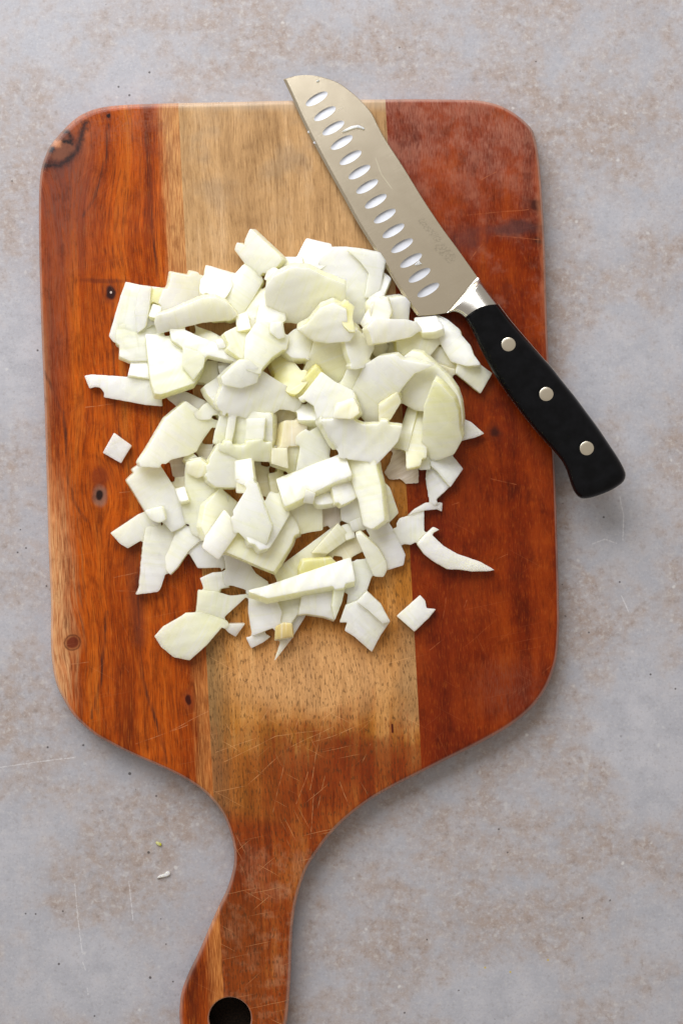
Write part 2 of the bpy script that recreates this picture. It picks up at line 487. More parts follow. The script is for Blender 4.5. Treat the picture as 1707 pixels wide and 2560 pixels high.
def mat_left_plank():
    t = NT("red_plank_wood")
    p, u, v = wood_common(t, 0.045)
    knots = [(165, 340, 75, 95, .75), (278, 735, 26, 60, .8), (250, 1235, 40, 90, .8), (182, 1607, 30, 60, .7), (471, 1750, 16, 40, .7)]
    u = knot_warp(t, p, u, knots)
    band = t.noise(t.comb(t.mul(u, 1 / 62), t.mul(v, 1 / 1500)), 1.0, 4, 0.55, 0.25)
    fib = t.noise(t.comb(t.mul(u, 1 / 7), t.mul(v, 1 / 170)), 1.0, 3, 0.6)
    fib2 = t.noise(t.comb(t.mul(u, 1 / 2.6), t.mul(v, 1 / 46)), 1.0, 2, 0.6)
    col = t.ramp(band, [(0.30, lin(86, 28, 3)), (0.44, lin(134, 52, 4)), (0.55, lin(160, 70, 8)), (0.68, lin(170, 94, 30))])
    col = t.mix(t.mr(fib, 0.35, 0.7), col, t.mix(1.0, col, (1.22, 1.22, 1.2), 'MULTIPLY'))
    col = t.mix(t.mul(t.mr(fib, 0.5, 0.28), 0.45), col, lin(88, 32, 11))
    col = t.mix(t.mul(t.mr(fib2, 0.52, 0.27), 0.62), col, lin(72, 27, 10))
    col = t.mix(t.mul(t.mr(fib2, 0.52, 0.72), 0.40), col, lin(186, 104, 36))
    px = t.sep(p)
    # pale sapwood against the joint, and the rubbed pale strip by the lower left edge
    us = t.m_('MULTIPLY_ADD', t.sub(px[1], 262.0), -0.0508, px[0])       # 446 at the joint
    sap = t.mul(t.mr(t.add(us, t.mul(t.sub(fib, 0.5), 60)), 384, 418), t.mr(px[1], 1000, 620))
    col = t.mix(t.mul(sap, 0.85), col, t.mix(t.mr(fib2, 0.35, 0.65), lin(158, 106, 62), lin(196, 146, 92)))
    sap2 = t.mul(t.mr(t.add(us, t.mul(t.sub(fib, 0.5), 70)), 396, 430), t.mr(px[1], 1560, 1720))
    col = t.mix(t.mul(sap2, 0.7), col, t.mix(t.mr(fib2, 0.35, 0.65), lin(146, 84, 38), lin(192, 128, 70)))
    edge = t.m_('MULTIPLY_ADD', t.sub(px[1], 1000.0), -0.024, px[0])
    rub = t.mul(t.mul(t.mr(t.add(edge, t.mul(t.sub(fib, 0.5), 90)), 200, 118), t.mr(px[1], 1080, 1420)), t.mr(px[1], 1830, 1700))
    col = t.mix(t.mul(rub, t.mr(fib2, 0.3, 0.65, 0.25, 1.0)), col, lin(206, 156, 108))
    rub3 = t.mul(t.mr(t.add(edge, t.mul(t.sub(fib, 0.5), 40)), 136, 112), t.mr(px[1], 600, 900))
    col = t.mix(t.mul(rub3, 0.4), col, lin(196, 140, 96))
    # dark growth lines
    gw = t.vm('ADD', p, t.vm('SCALE', t.vm('SUBTRACT', t.noise(p, 1 / 45, 3, 0.6, color=True), (.5, .5, .5)), scale=13.0))
    gl = t.lines(gw, [[(271, 310), (266, 390), (255, 440), (236, 495), (208, 540)], [(361, 330), (374, 424), (379, 551), (394, 690), (404, 790)],
                      [(112, 930), (135, 985), (156, 1030), (168, 1108), (173, 1210), (192, 1265), (215, 1300)],
                      [(268, 1530), (262, 1600), (252, 1707), (229, 1795)], [(342, 1440), (345, 1510), (355, 1691), (398, 1825), (415, 1905)],
                      [(281, 760), (286, 1010), (300, 1100)]], 1.0, 6.5)
    col = t.mix(t.mul(gl, t.mr(fib, 0.28, 0.6, 0.9, 0.25)), col, lin(62, 32, 24))
    gl2 = t.lines(gw, [[(330, 1310), (336, 1500), (350, 1600)], [(345, 1430), (347, 1560)]], 5.0, 24.0)
    col = t.mix(t.mul(gl2, 0.6), col, lin(92, 40, 24))
    # greyed corner round the big knot
    haze = t.mul(t.blob(gw, (160, 480), 120, 330, 0.1, 1.0), t.mr(fib2, 0.33, 0.64, 0.35, 1.0))
    col = t.mix(t.mul(haze, 0.80), col, lin(98, 58, 50))
    haze3 = t.mul(t.blob(gw, (138, 830), 60, 330, 0.1, 1.0), t.mr(fib2, 0.36, 0.62, 0.25, 1.0))
    col = t.mix(t.mul(haze3, 0.65), col, lin(112, 62, 48))
    topz = t.mul(t.mr(px[1], 420, 280), t.mr(rounded_wear(t, p), 0.4, 0.62))
    col = t.mix(t.mul(topz, 0.35), col, lin(150, 96, 74))
    # knots
    def knot(col, cx, cy, rx, ry, core, halo, amt=1.0):
        col = t.mix(t.mul(t.blob(gw, (cx, cy), rx * 2.2, ry * 2.2, 0.25, 1.0), 0.55 * amt), col, halo)
        return t.mix(t.mul(t.blob(gw, (cx, cy), rx, ry, 0.55, 1.0), amt), col, core)
    col = knot(col, 150, 372, 46, 38, lin(112, 66, 48), lin(74, 44, 40))
    gk = t.vm('ADD', p, t.vm('SCALE', t.vm('SUBTRACT', t.noise(p, 1 / 22, 4, 0.7, color=True), (.5, .5, .5)), scale=30.0))
    kr = t.lines(gk, [[(108, 412), (140, 414), (170, 402), (192, 378), (203, 345), (214, 310)]], 0.0, 17.0)
    col = t.mix(t.mul(kr, 0.9), col, lin(36, 26, 28))
    col = t.mix(t.blob(gk, (143, 358), 20, 17, 0.2, 1.0), col, lin(176, 118, 84))
    kr2 = t.lines(gk, [[(160, 330), (178, 338), (176, 356), (162, 352)]], 0.0, 10.0)
    col = t.mix(kr2, col, lin(30, 22, 24))
    col = t.mix(t.blob(gk, (128, 378), 12, 13, 0.3, 1.0), col, lin(40, 34, 40))
    col = knot(col, 272, 290, 6, 7, lin(36, 20, 20), lin(92, 40, 26))
    col = knot(col, 277, 732, 15, 22, lin(44, 20, 18), lin(84, 34, 20))
    band2 = t.mul(t.blob(gw, (260, 702), 85, 9, 0.3, 1.0), 0.55)
    col = t.mix(band2, col, lin(82, 30, 16))
    col = t.mix(t.blob(p, (278, 731), 3.5, 4, 0.5, 1.0), col, lin(186, 168, 160))
    col = knot(col, 250, 1190, 26, 30, lin(108, 40, 18), lin(110, 42, 18), 0.6)
    col = t.mix(t.mul(t.blob(gw, (250, 1240), 24, 34, 0.5, 1.0), 0.7), col, lin(142, 108, 92))
    col = knot(col, 249, 1237, 13, 16, lin(38, 24, 22), lin(96, 60, 48))
    col = knot(col, 182, 1607, 19, 20, lin(104, 44, 24), lin(166, 100, 56))
    kk = t.mr(t.m_('ABSOLUTE', t.sub(t.vm('DISTANCE', gw, (182, 1607, 0), out=1), 19.0)), 0.0, 3.5, 0.7, 0.0)
    col = t.mix(kk, col, lin(74, 30, 18))
    col = knot(col, 471, 1750, 9, 17, lin(66, 22, 14), lin(150, 70, 34))
    col, sc = scratches(t, p, col, 0.10, lin(206, 146, 100),
                        [[(215, 1018), (285, 1010)], [(180, 1660), (222, 1655)], [(310, 1665), (322, 1680)], [(285, 1445), (345, 1430)],
                         [(290, 1478), (345, 1478)], [(340, 1860), (470, 1812)], [(420, 1830), (545, 1765)], [(300, 1232), (325, 1229)]])
    return finish_wood(t, col, fib2, t.mr(rounded_wear(t, p), 0.35, 0.65, 0.24, 0.36))

MIDL = [[(683, 2030), (715, 1890), (745, 1800)], [(775, 1975), (800, 1830), (830, 1745)], [(795, 2020), (812, 1940)], [(620, 1960), (720, 1870), (835, 1815)],
        [(700, 1880), (830, 1840), (930, 1800)], [(740, 2010), (770, 1930)], [(850, 1955), (872, 2015)], [(560, 1905), (690, 1840), (800, 1825)],
        [(590, 1720), (700, 1660), (790, 1630)], [(620, 1790), (690, 1640)], [(655, 1800), (735, 1650)], [(688, 1762), (760, 1702)], [(540, 1880), (640, 1845)],
        [(905, 1905), (925, 1860)], [(540, 1700), (700, 1620)], [(785, 1985), (776, 2095)]]
def mat_mid_plank():
    t = NT("tan_plank_wood")
    p, u, v = wood_common(t, 0.052)
    px = t.sep(p)
    band = t.noise(t.comb(t.mul(u, 1 / 48), t.mul(v, 1 / 900)), 1.0, 4, 0.6, 0.3)
    fib = t.noise(t.comb(t.mul(u, 1 / 9), t.mul(v, 1 / 120)), 1.0, 3, 0.65)
    fib2 = t.noise(t.comb(t.mul(u, 1 / 3.6), t.mul(v, 1 / 48)), 1.0, 3, 0.7)
    pores = t.noise(t.comb(t.mul(u, 1 / 3.4), t.mul(v, 1 / 17)), 1.0, 2, 0.55)
    cloud = t.noise(p, 1 / 150, 4, 0.6)
    tan = t.ramp(t.add(t.mul(band, 0.6), t.mul(cloud, 0.4)), [(0.34, lin(150, 114, 76)), (0.5, lin(184, 144, 99)), (0.66, lin(204, 166, 124))])
    gold = t.ramp(t.add(t.mul(band, 0.7), t.mul(cloud, 0.3)), [(0.34, lin(140, 84, 26)), (0.5, lin(176, 114, 46)), (0.66, lin(204, 150, 88))])
    vv = t.add(px[1], t.mul(t.sub(band, 0.5), 420))
    col = t.mix(t.mr(vv, 820, 1250), tan, gold)
    # bleached patch low on the board
    ble = t.blob(t.vm('ADD', p, t.vm('SCALE', t.vm('SUBTRACT', t.noise(p, 1 / 80, 3, 0.6, color=True), (.5, .5, .5)), scale=70.0)), (790, 1690), 330, 150, 0.3, 1.0)
    col = t.mix(t.mul(ble, 0.6), col, lin(214, 166, 116))
    # grey-brown staining along both joints
    us = t.m_('MULTIPLY_ADD', t.sub(px[1], 262.0), -0.0508, px[0])
    g1 = t.mul(t.mr(t.add(us, t.mul(t.sub(fib, 0.5), 60)), 520, 452), t.mr(px[1], 1480, 1640))
    col = t.mix(t.mul(g1, 0.72), col, lin(126, 102, 70))
    ur = t.m_('MULTIPLY_ADD', t.sub(px[1], 250.0), -0.0543, px[0])      # 963 at the right joint
    g2 = t.mul(t.mul(t.mr(t.add(ur, t.mul(t.sub(cloud, 0.5), 120)), 880, 945), t.mr(px[1], 1480, 1580)), t.mr(px[1], 1860, 1780))
    col = t.mix(t.mul(g2, 0.55), col, lin(156, 126, 92))
    g3 = t.mul(t.mr(cloud, 0.46, 0.66), t.mr(px[1], 640, 420))
    col = t.mix(t.mul(g3, 0.55), col, lin(142, 118, 92))
    # red heartwood that starts in a ragged front and runs down into the handle
    sep2 = t.add(px[1], t.add(t.mul(t.sub(t.noise(p, 1 / 90, 4, 0.62), 0.5), 220), t.add(t.mul(t.sub(fib, 0.5), 200), t.mul(t.sub(fib2, 0.5), 130))))
    fx = t.m_('MULTIPLY_ADD', t.m_('ABSOLUTE', t.sub(px[0], 850.0)), 0.12, -20.0)
    front = t.mr(t.sub(sep2, fx), 1745, 1940)
    red = t.ramp(t.add(t.mul(band, 0.5), t.add(t.mul(cloud, 0.3), t.mul(fib, 0.2))), [(0.38, lin(96, 34, 9)), (0.5, lin(136, 58, 15)), (0.62, lin(160, 90, 36))])
    front = t.mul(front, t.m_('MAXIMUM', t.mr(t.add(px[0], t.mul(t.sub(fib, 0.5), 200)), 540, 760, 0.35, 1.0), t.mr(px[1], 1960, 2080)))
    col = t.mix(front, col, red)
    dark = t.mul(t.mr(sep2, 1790, 1880), t.mr(sep2, 2060, 1900))
    col = t.mix(t.mul(dark, t.mr(px[0], 620, 760, 0.15, 0.45)), col, lin(104, 34, 12))
    # handle: browner, rubbed pale patches
    hz = t.mul(t.mr(px[1], 2050, 2180), t.mr(t.noise(p, 1 / 38, 4, 0.65), 0.47, 0.66))
    col = t.mix(t.mul(hz, 0.30), col, lin(176, 128, 94))
    for (cx, cy, rx, ry, am) in ((585, 2325, 30, 34, .5), (697, 2412, 22, 30, .5), (634, 2390, 20, 34, .35), (745, 2160, 20, 40, .45), (640, 2170, 45, 60, .3), (690, 2230, 50, 30, .3)):
        q2 = t.vm('ADD', p, t.vm('SCALE', t.vm('SUBTRACT', t.noise(p, 1 / 14, 3, 0.6, color=True), (.5, .5, .5)), scale=22.0))
        col = t.mix(t.mul(t.mul(t.blob(q2, (cx, cy), rx, ry, 0.5, 1.1), t.mr(fib2, 0.35, 0.6, 0.45, 1.0)), am * 0.5), col, lin(172, 130, 100))
    hd = t.mul(t.mr(px[1], 2180, 2300), t.mr(band, 0.56, 0.4))
    col = t.mix(t.mul(hd, 0.4), col, lin(128, 66, 22))
    # fibre and open pores
    col = t.mix(t.mul(t.mr(fib, 0.52, 0.30), 0.55), col, t.mix(1.0, col, (.62, .57, .52), 'MULTIPLY'))
    col = t.mix(t.mul(t.mr(fib2, 0.50, 0.28), 0.75), col, t.mix(1.0, col, (.52, .48, .44), 'MULTIPLY'))
    col = t.mix(t.mul(t.mr(fib2, 0.53, 0.72), 0.55), col, t.mix(1.0, col, (1.4, 1.42, 1.45), 'MULTIPLY'))
    pm = t.mr(t.add(px[1], t.mul(t.sub(cloud, 0.5), 300)), 1000, 1560, 0.18, 1.0)
    po = t.mul(t.mr(pores, 0.555, 0.63), pm)
    col = t.mix(t.mul(po, 0.58), col, lin(64, 42, 22))
    col = t.mix(t.mr(t.lines(p, [[(980, 1812), (981, 1830)]], 1.0, 3.0), 0, 1), col, lin(70, 20, 10))
    amt = t.mr(px[1], 1450, 1750, 0.10, 0.5)
    col, sc = scratches(t, p, col, amt, lin(218, 160, 108), MIDL)
    wtop = t.mr(px[1], 285, 258)  # pale top rim: some wear, plus window light put into the colour
    col = t.mix(t.mul(wtop, 0.35), col, lin(196, 180, 160))
    return finish_wood(t, col, fib2, t.mr(rounded_wear(t, p), 0.35, 0.65, 0.25, 0.38), 0.35)

def mat_right_plank():
    t = NT("deep_red_plank_wood")
    p, u, v = wood_common(t, 0.05)
    px = t.sep(p)
    u = knot_warp(t, p, u, [(1238, 1075, 26, 50, .7), (1345, 515, 26, 40, .7)])
    band = t.noise(t.comb(t.mul(u, 1 / 70), t.mul(v, 1 / 700)), 1.0, 4, 0.6, 0.5)
    cloud = t.noise(p, 1 / 130, 4, 0.6)
    fib = t.noise(t.comb(t.mul(u, 1 / 9), t.mul(v, 1 / 90)), 1.0, 3, 0.65)
    fib2 = t.noise(t.comb(t.mul(u, 1 / 2.6), t.mul(v, 1 / 22)), 1.0, 2, 0.6)
    col = t.ramp(t.add(t.mul(band, 0.55), t.mul(cloud, 0.45)), [(0.33, lin(76, 17, 0)), (0.46, lin(110, 33, 1)), (0.57, lin(132, 48, 4)), (0.68, lin(150, 66, 14))])
    dk = t.mul(t.mr(px[0], 1290, 1080), t.mr(px[1], 1050, 1350))
    col = t.mix(t.mul(dk, 0.4), col, lin(106, 32, 8))
    col = t.mix(t.mul(t.mr(fib, 0.52, 0.28), 0.55), col, t.mix(1.0, col, (.6, .5, .45), 'MULTIPLY'))
    col = t.mix(t.mul(t.mr(fib2, 0.5, 0.26), 0.4), col, t.mix(1.0, col, (.55, .48, .44), 'MULTIPLY'))
    col = t.mix(t.mul(t.mr(fib2, 0.53, 0.72), 0.38), col, lin(160, 78, 24))
    # rubbed, dull top corner
    wr = rounded_wear(t, p)
    wn = t.noise(p, 1 / 60, 4, 0.65)
    hz = t.mul(t.mr(t.add(px[1], t.mul(t.sub(cloud, 0.5), 330)), 640, 330), t.mr(fib2, 0.32, 0.66, 0.3, 1.0))
    col = t.mix(t.mul(t.mul(hz, t.mr(wn, 0.36, 0.58, 0.35, 1.0)), 0.75), col, lin(150, 98, 82))
    hz2 = t.mul(t.mr(wn, 0.5, 0.68), t.mr(px[1], 1100, 700))
    col = t.mix(t.mul(hz2, 0.35), col, lin(152, 92, 70))
    q = t.vm('ADD', p, t.vm('SCALE', t.vm('SUBTRACT', t.noise(p, 1 / 50, 3, 0.6, color=True), (.5, .5, .5)), scale=40.0))
    dkb = t.blob(q, (1290, 572), 120, 26, 0.3, 1.0)
    col = t.mix(t.mul(dkb, 0.72), col, lin(76, 46, 44))
    dkb2 = t.blob(q, (1170, 600), 70, 50, 0.2, 1.0)
    col = t.mix(t.mul(dkb2, 0.45), col, lin(92, 52, 46))
    for (cx, cy, rx, ry) in ((1238, 1075, 17, 17), (1340, 512, 22, 18), (1345, 605, 14, 10)):
        col = t.mix(t.mul(t.blob(q, (cx, cy), rx * 2, ry * 2, 0.2, 1.0), 0.6), col, lin(80, 28, 12))
        col = t.mix(t.mul(t.blob(q, (cx, cy), rx, ry, 0.3, 1.0), 0.85), col, lin(52, 20, 14))
    low = t.mul(t.blob(q, (1270, 1720), 130, 110, 0.2, 1.0), t.mr(fib2, 0.4, 0.65, 0.2, 1.0))
    col = t.mix(t.mul(low, 0.65), col, lin(112, 58, 42))
    edg = t.m_('MULTIPLY_ADD', t.sub(px[1], 1000.0), -0.034, px[0])
    eg = t.mul(t.mul(t.mr(t.add(edg, t.mul(t.sub(fib, 0.5), 30)), 1352, 1372), t.mr(px[1], 1000, 600)), 0.5)
    col = t.mix(eg, col, lin(176, 112, 80))
    col, sc = scratches(t, p, col, 0.12, lin(190, 112, 70),
                        [[(1166, 538), (1320, 523)], [(1175, 650), (1205, 610)], [(1236, 1400), (1268, 1386)], [(1226, 1197), (1290, 1212)],
                         [(1114, 1494), (1108, 1545)], [(1075, 1625), (1130, 1580)], [(1130, 1262), (1146, 1256)], [(1240, 590), (1360, 600)],
                         [(1335, 1700), (1388, 1655)], [(1200, 450), (1240, 430)], [(1160, 1520), (1166, 1500)]])
    return finish_wood(t, col, fib2, t.mr(wr, 0.35, 0.65, 0.26, 0.40))

M_LEFT, M_MID, M_RIGHT = mat_left_plank(), mat_mid_plank(), mat_right_plank()
board = empty("cutting_board", (0, 0, 0))
tag(board, "wooden paddle cutting board of dark and pale planks under the onion", "cutting board")

base_bm = build_board_bmesh()
def plane_of(seam):
    a, b = P(*seam[0], ZT), P(*seam[1], ZT)
    d = b - a
    return a, Vector((-d.y, d.x, 0)).normalized() * -1       # points to larger x... checked below
def cut(bm, seam, keep_right):
    a, nrm = plane_of(seam)
    if nrm.x < 0: nrm = -nrm
    bmesh.ops.bisect_plane(bm, geom=bm.verts[:] + bm.edges[:] + bm.faces[:], dist=1e-7, plane_co=a, plane_no=nrm,
                           clear_inner=keep_right, clear_outer=not keep_right)
NECK = P(600, 2135, ZT)
def cut_neck(bm, keep_top):
    bmesh.ops.bisect_plane(bm, geom=bm.verts[:] + bm.edges[:] + bm.faces[:], dist=1e-7, plane_co=NECK, plane_no=Vector((0, 1, 0)),
                           clear_inner=keep_top, clear_outer=not keep_top)
def board_part(name, mat, ops, parent, label=None):
    bm = base_bm.copy()
    for f, a in ops: f(bm, *a)
    me = bpy.data.meshes.new(name); bm.to_mesh(me); bm.free()
    me.polygons.foreach_set("use_smooth", [True] * len(me.polygons))
    me.materials.append(mat)
    o = bpy.data.objects.new(name, me); COL.objects.link(o); o.parent = parent
    if label: o["label"] = label
    return o
board_part("plank", M_LEFT, [(cut, (SEAM_L, False)), (cut_neck, (True,))], board, "orange red plank with knots along the board's left side")
board_part("plank", M_MID, [(cut, (SEAM_L, True)), (cut, (SEAM_R, False)), (cut_neck, (True,))], board, "pale tan plank down the middle of the board")
board_part("plank", M_RIGHT, [(cut, (SEAM_R, True)), (cut_neck, (True,))], board, "deep red brown plank along the board's right side")
hnd = board_part("handle", M_MID, [(cut, (SEAM_L, True)), (cut_neck, (False,))], board, "brown paddle handle with a round hanging hole")
board_part("plank", M_LEFT, [(cut, (SEAM_L, False)), (cut_neck, (False,))], hnd, "lighter strip along the handle's left edge")
base_bm.free()
# the bored hole itself, coloured near-black inside, with an added floor underneath
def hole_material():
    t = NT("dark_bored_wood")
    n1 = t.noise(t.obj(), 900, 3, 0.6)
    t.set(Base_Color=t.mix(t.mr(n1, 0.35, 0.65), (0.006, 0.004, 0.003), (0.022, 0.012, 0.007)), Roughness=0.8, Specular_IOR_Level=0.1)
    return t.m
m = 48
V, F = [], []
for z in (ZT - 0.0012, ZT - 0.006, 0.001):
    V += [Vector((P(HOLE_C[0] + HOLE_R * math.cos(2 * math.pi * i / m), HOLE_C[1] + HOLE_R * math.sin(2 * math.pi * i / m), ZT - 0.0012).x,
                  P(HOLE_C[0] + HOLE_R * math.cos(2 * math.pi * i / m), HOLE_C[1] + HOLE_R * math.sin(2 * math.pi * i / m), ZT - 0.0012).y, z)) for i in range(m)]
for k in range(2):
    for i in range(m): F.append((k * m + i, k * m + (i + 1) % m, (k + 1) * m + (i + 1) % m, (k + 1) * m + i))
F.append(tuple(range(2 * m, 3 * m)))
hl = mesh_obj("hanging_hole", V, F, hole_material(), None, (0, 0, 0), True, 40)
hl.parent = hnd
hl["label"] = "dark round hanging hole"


# ------------------------------------------------------------------ chopped onion
def onion_material(name, cut):
    t = NT(name)
    info = t.n('ShaderNodeObjectInfo')
    o = t.obj()
    rnd = t.mul(info.outputs['Random'], 37.0)
    q = t.vm('ADD', o, t.comb(rnd, rnd, rnd))
    s = t.sep(q)
    vein = t.noise(t.comb(t.mul(s[0], 420), t.mul(s[1], 26), t.mul(s[2], 60)), 1.0, 2, 0.5, 0.3)       # fine veins along the layer
    bands = t.noise(t.comb(t.mul(s[0], 30), t.mul(s[1], 210), t.mul(s[2], 40)), 1.0, 2, 0.5, 0.2)       # edges of the rings across a cut
    soft = t.noise(q, 95, 3, 0.5)
    col = info.outputs['Color']
    lp = t.sep(o)
    rr = info.outputs['Random']
    # each piece runs from white flesh to the greener side of its layer
    ax = t.add(t.mul(lp[0], t.m_('SINE', t.mul(rr, 31.0))), t.mul(lp[1], t.m_('COSINE', t.mul(rr, 31.0))))
    gr = t.mr(t.add(ax, t.mul(t.sub(soft, 0.5), 0.006)), -0.008, 0.013)
    col = t.mix(t.mul(gr, 0.50), col, t.mix(1.0, col, (.985, .98, .80), 'MULTIPLY'))
    if cut: col = t.mix(1.0, col, (.98, .97, .82), 'MULTIPLY')  # steep sides yellowed: light glowing through the flesh is put into the colour
    col = t.mix(t.mul(t.mr(vein, 0.52, 0.70), 0.35), col, (0.975, 0.965, 0.94))
    col = t.mix(t.mul(t.mr(vein, 0.48, 0.30), 0.34), col, t.mix(1.0, col, (.91, .92, .74), 'MULTIPLY'))
    col = t.mix(t.mul(t.mr(bands, 0.45, 0.28), t.mul(info.outputs['Alpha'], 0.5)), col, t.mix(1.0, col, (.80, .80, .68), 'MULTIPLY'))
    col = t.mix(t.mul(t.mr(soft, 0.46, 0.70), 0.30), col, t.mix(1.0, col, (.975, .98, .82), 'MULTIPLY'))
    t.set(Base_Color=col, Roughness=t.mr(soft, 0.3, 0.7, 0.17, 0.32), Specular_IOR_Level=0.55)
    t.bsdf.subsurface_method = 'RANDOM_WALK'
    t.set(Subsurface_Weight=1.0, Subsurface_Radius=(1.0, 1.0, 0.85), Subsurface_Scale=0.007)
    t.bump(t.add(t.mul(vein, 0.5), soft), 0.28, 0.0005)
    # watery flesh: part of the light goes straight on through a thin slice
    tr = t.n('ShaderNodeBsdfTranslucent'); t._in(tr.inputs['Color'], t.mix(1.0, col, (1.0, .99, .86), 'MULTIPLY'))
    mx = t.n('ShaderNodeMixShader'); mx.inputs[0].default_value = 0.22
    out = t.t.nodes['Material Output']
    t.t.links.new(t.bsdf.outputs[0], mx.inputs[1]); t.t.links.new(tr.outputs[0], mx.inputs[2]); t.t.links.new(mx.outputs[0], out.inputs['Surface'])
    return t.m
M_ONION = onion_material("onion_flesh", False)
M_CUT = onion_material("onion_cut_face", True)

def skin_material():
    t = NT("onion_skin_piece")
    info = t.n('ShaderNodeObjectInfo')
    s = t.sep(t.obj())
    n1 = t.noise(t.comb(t.mul(s[0], 380), t.mul(s[1], 60), 0), 1.0, 3, 0.6)
    col = t.mix(t.mr(n1, 0.35, 0.65), info.outputs['Color'], t.mix(1.0, info.outputs['Color'], (.82, .78, .72), 'MULTIPLY'))
    t.set(Base_Color=col, Roughness=0.42, Subsurface_Weight=0.5, Subsurface_Radius=(1, .9, .6), Subsurface_Scale=0.002)
    t.bump(n1, 0.25, 0.0004)
    return t.m
M_SKIN = skin_material()

TINT = {'w': (.968, .958, .915), 'g': (.95, .94, .775), 'p': (.965, .95, .85), 'y': (.94, .88, .50), 'c': (.94, .90, .70), 't': (.86, .79, .62), 'l': (.93, .915, .895), 's': (.76, .68, .60), 'b': (.82, .62, .30)}  # duller tints t, s, c hold some of the heap's shade in their colour
CROP = {'A': (200, 550), 'B': (500, 550), 'C': (850, 650), 'D': (200, 900), 'E': (500, 850), 'F': (850, 950), 'G': (250, 1250), 'H': (600, 1250),
        'I': (950, 1250), 'J': (500, 1100)}
HM0 = (150, 480); HMS = 2.0
HM = np.zeros((620, 560))          # settled heights of the pile above the board, metres; row = y, column = x

def to_photo(crop, txt):
    ox, oy = CROP[crop]
    out = []
    for w in txt.split():
        a, b = w.split(',')
        out.append((ox + float(a) * 400 / 1568, oy + float(b) * 400 / 1568))
    return out

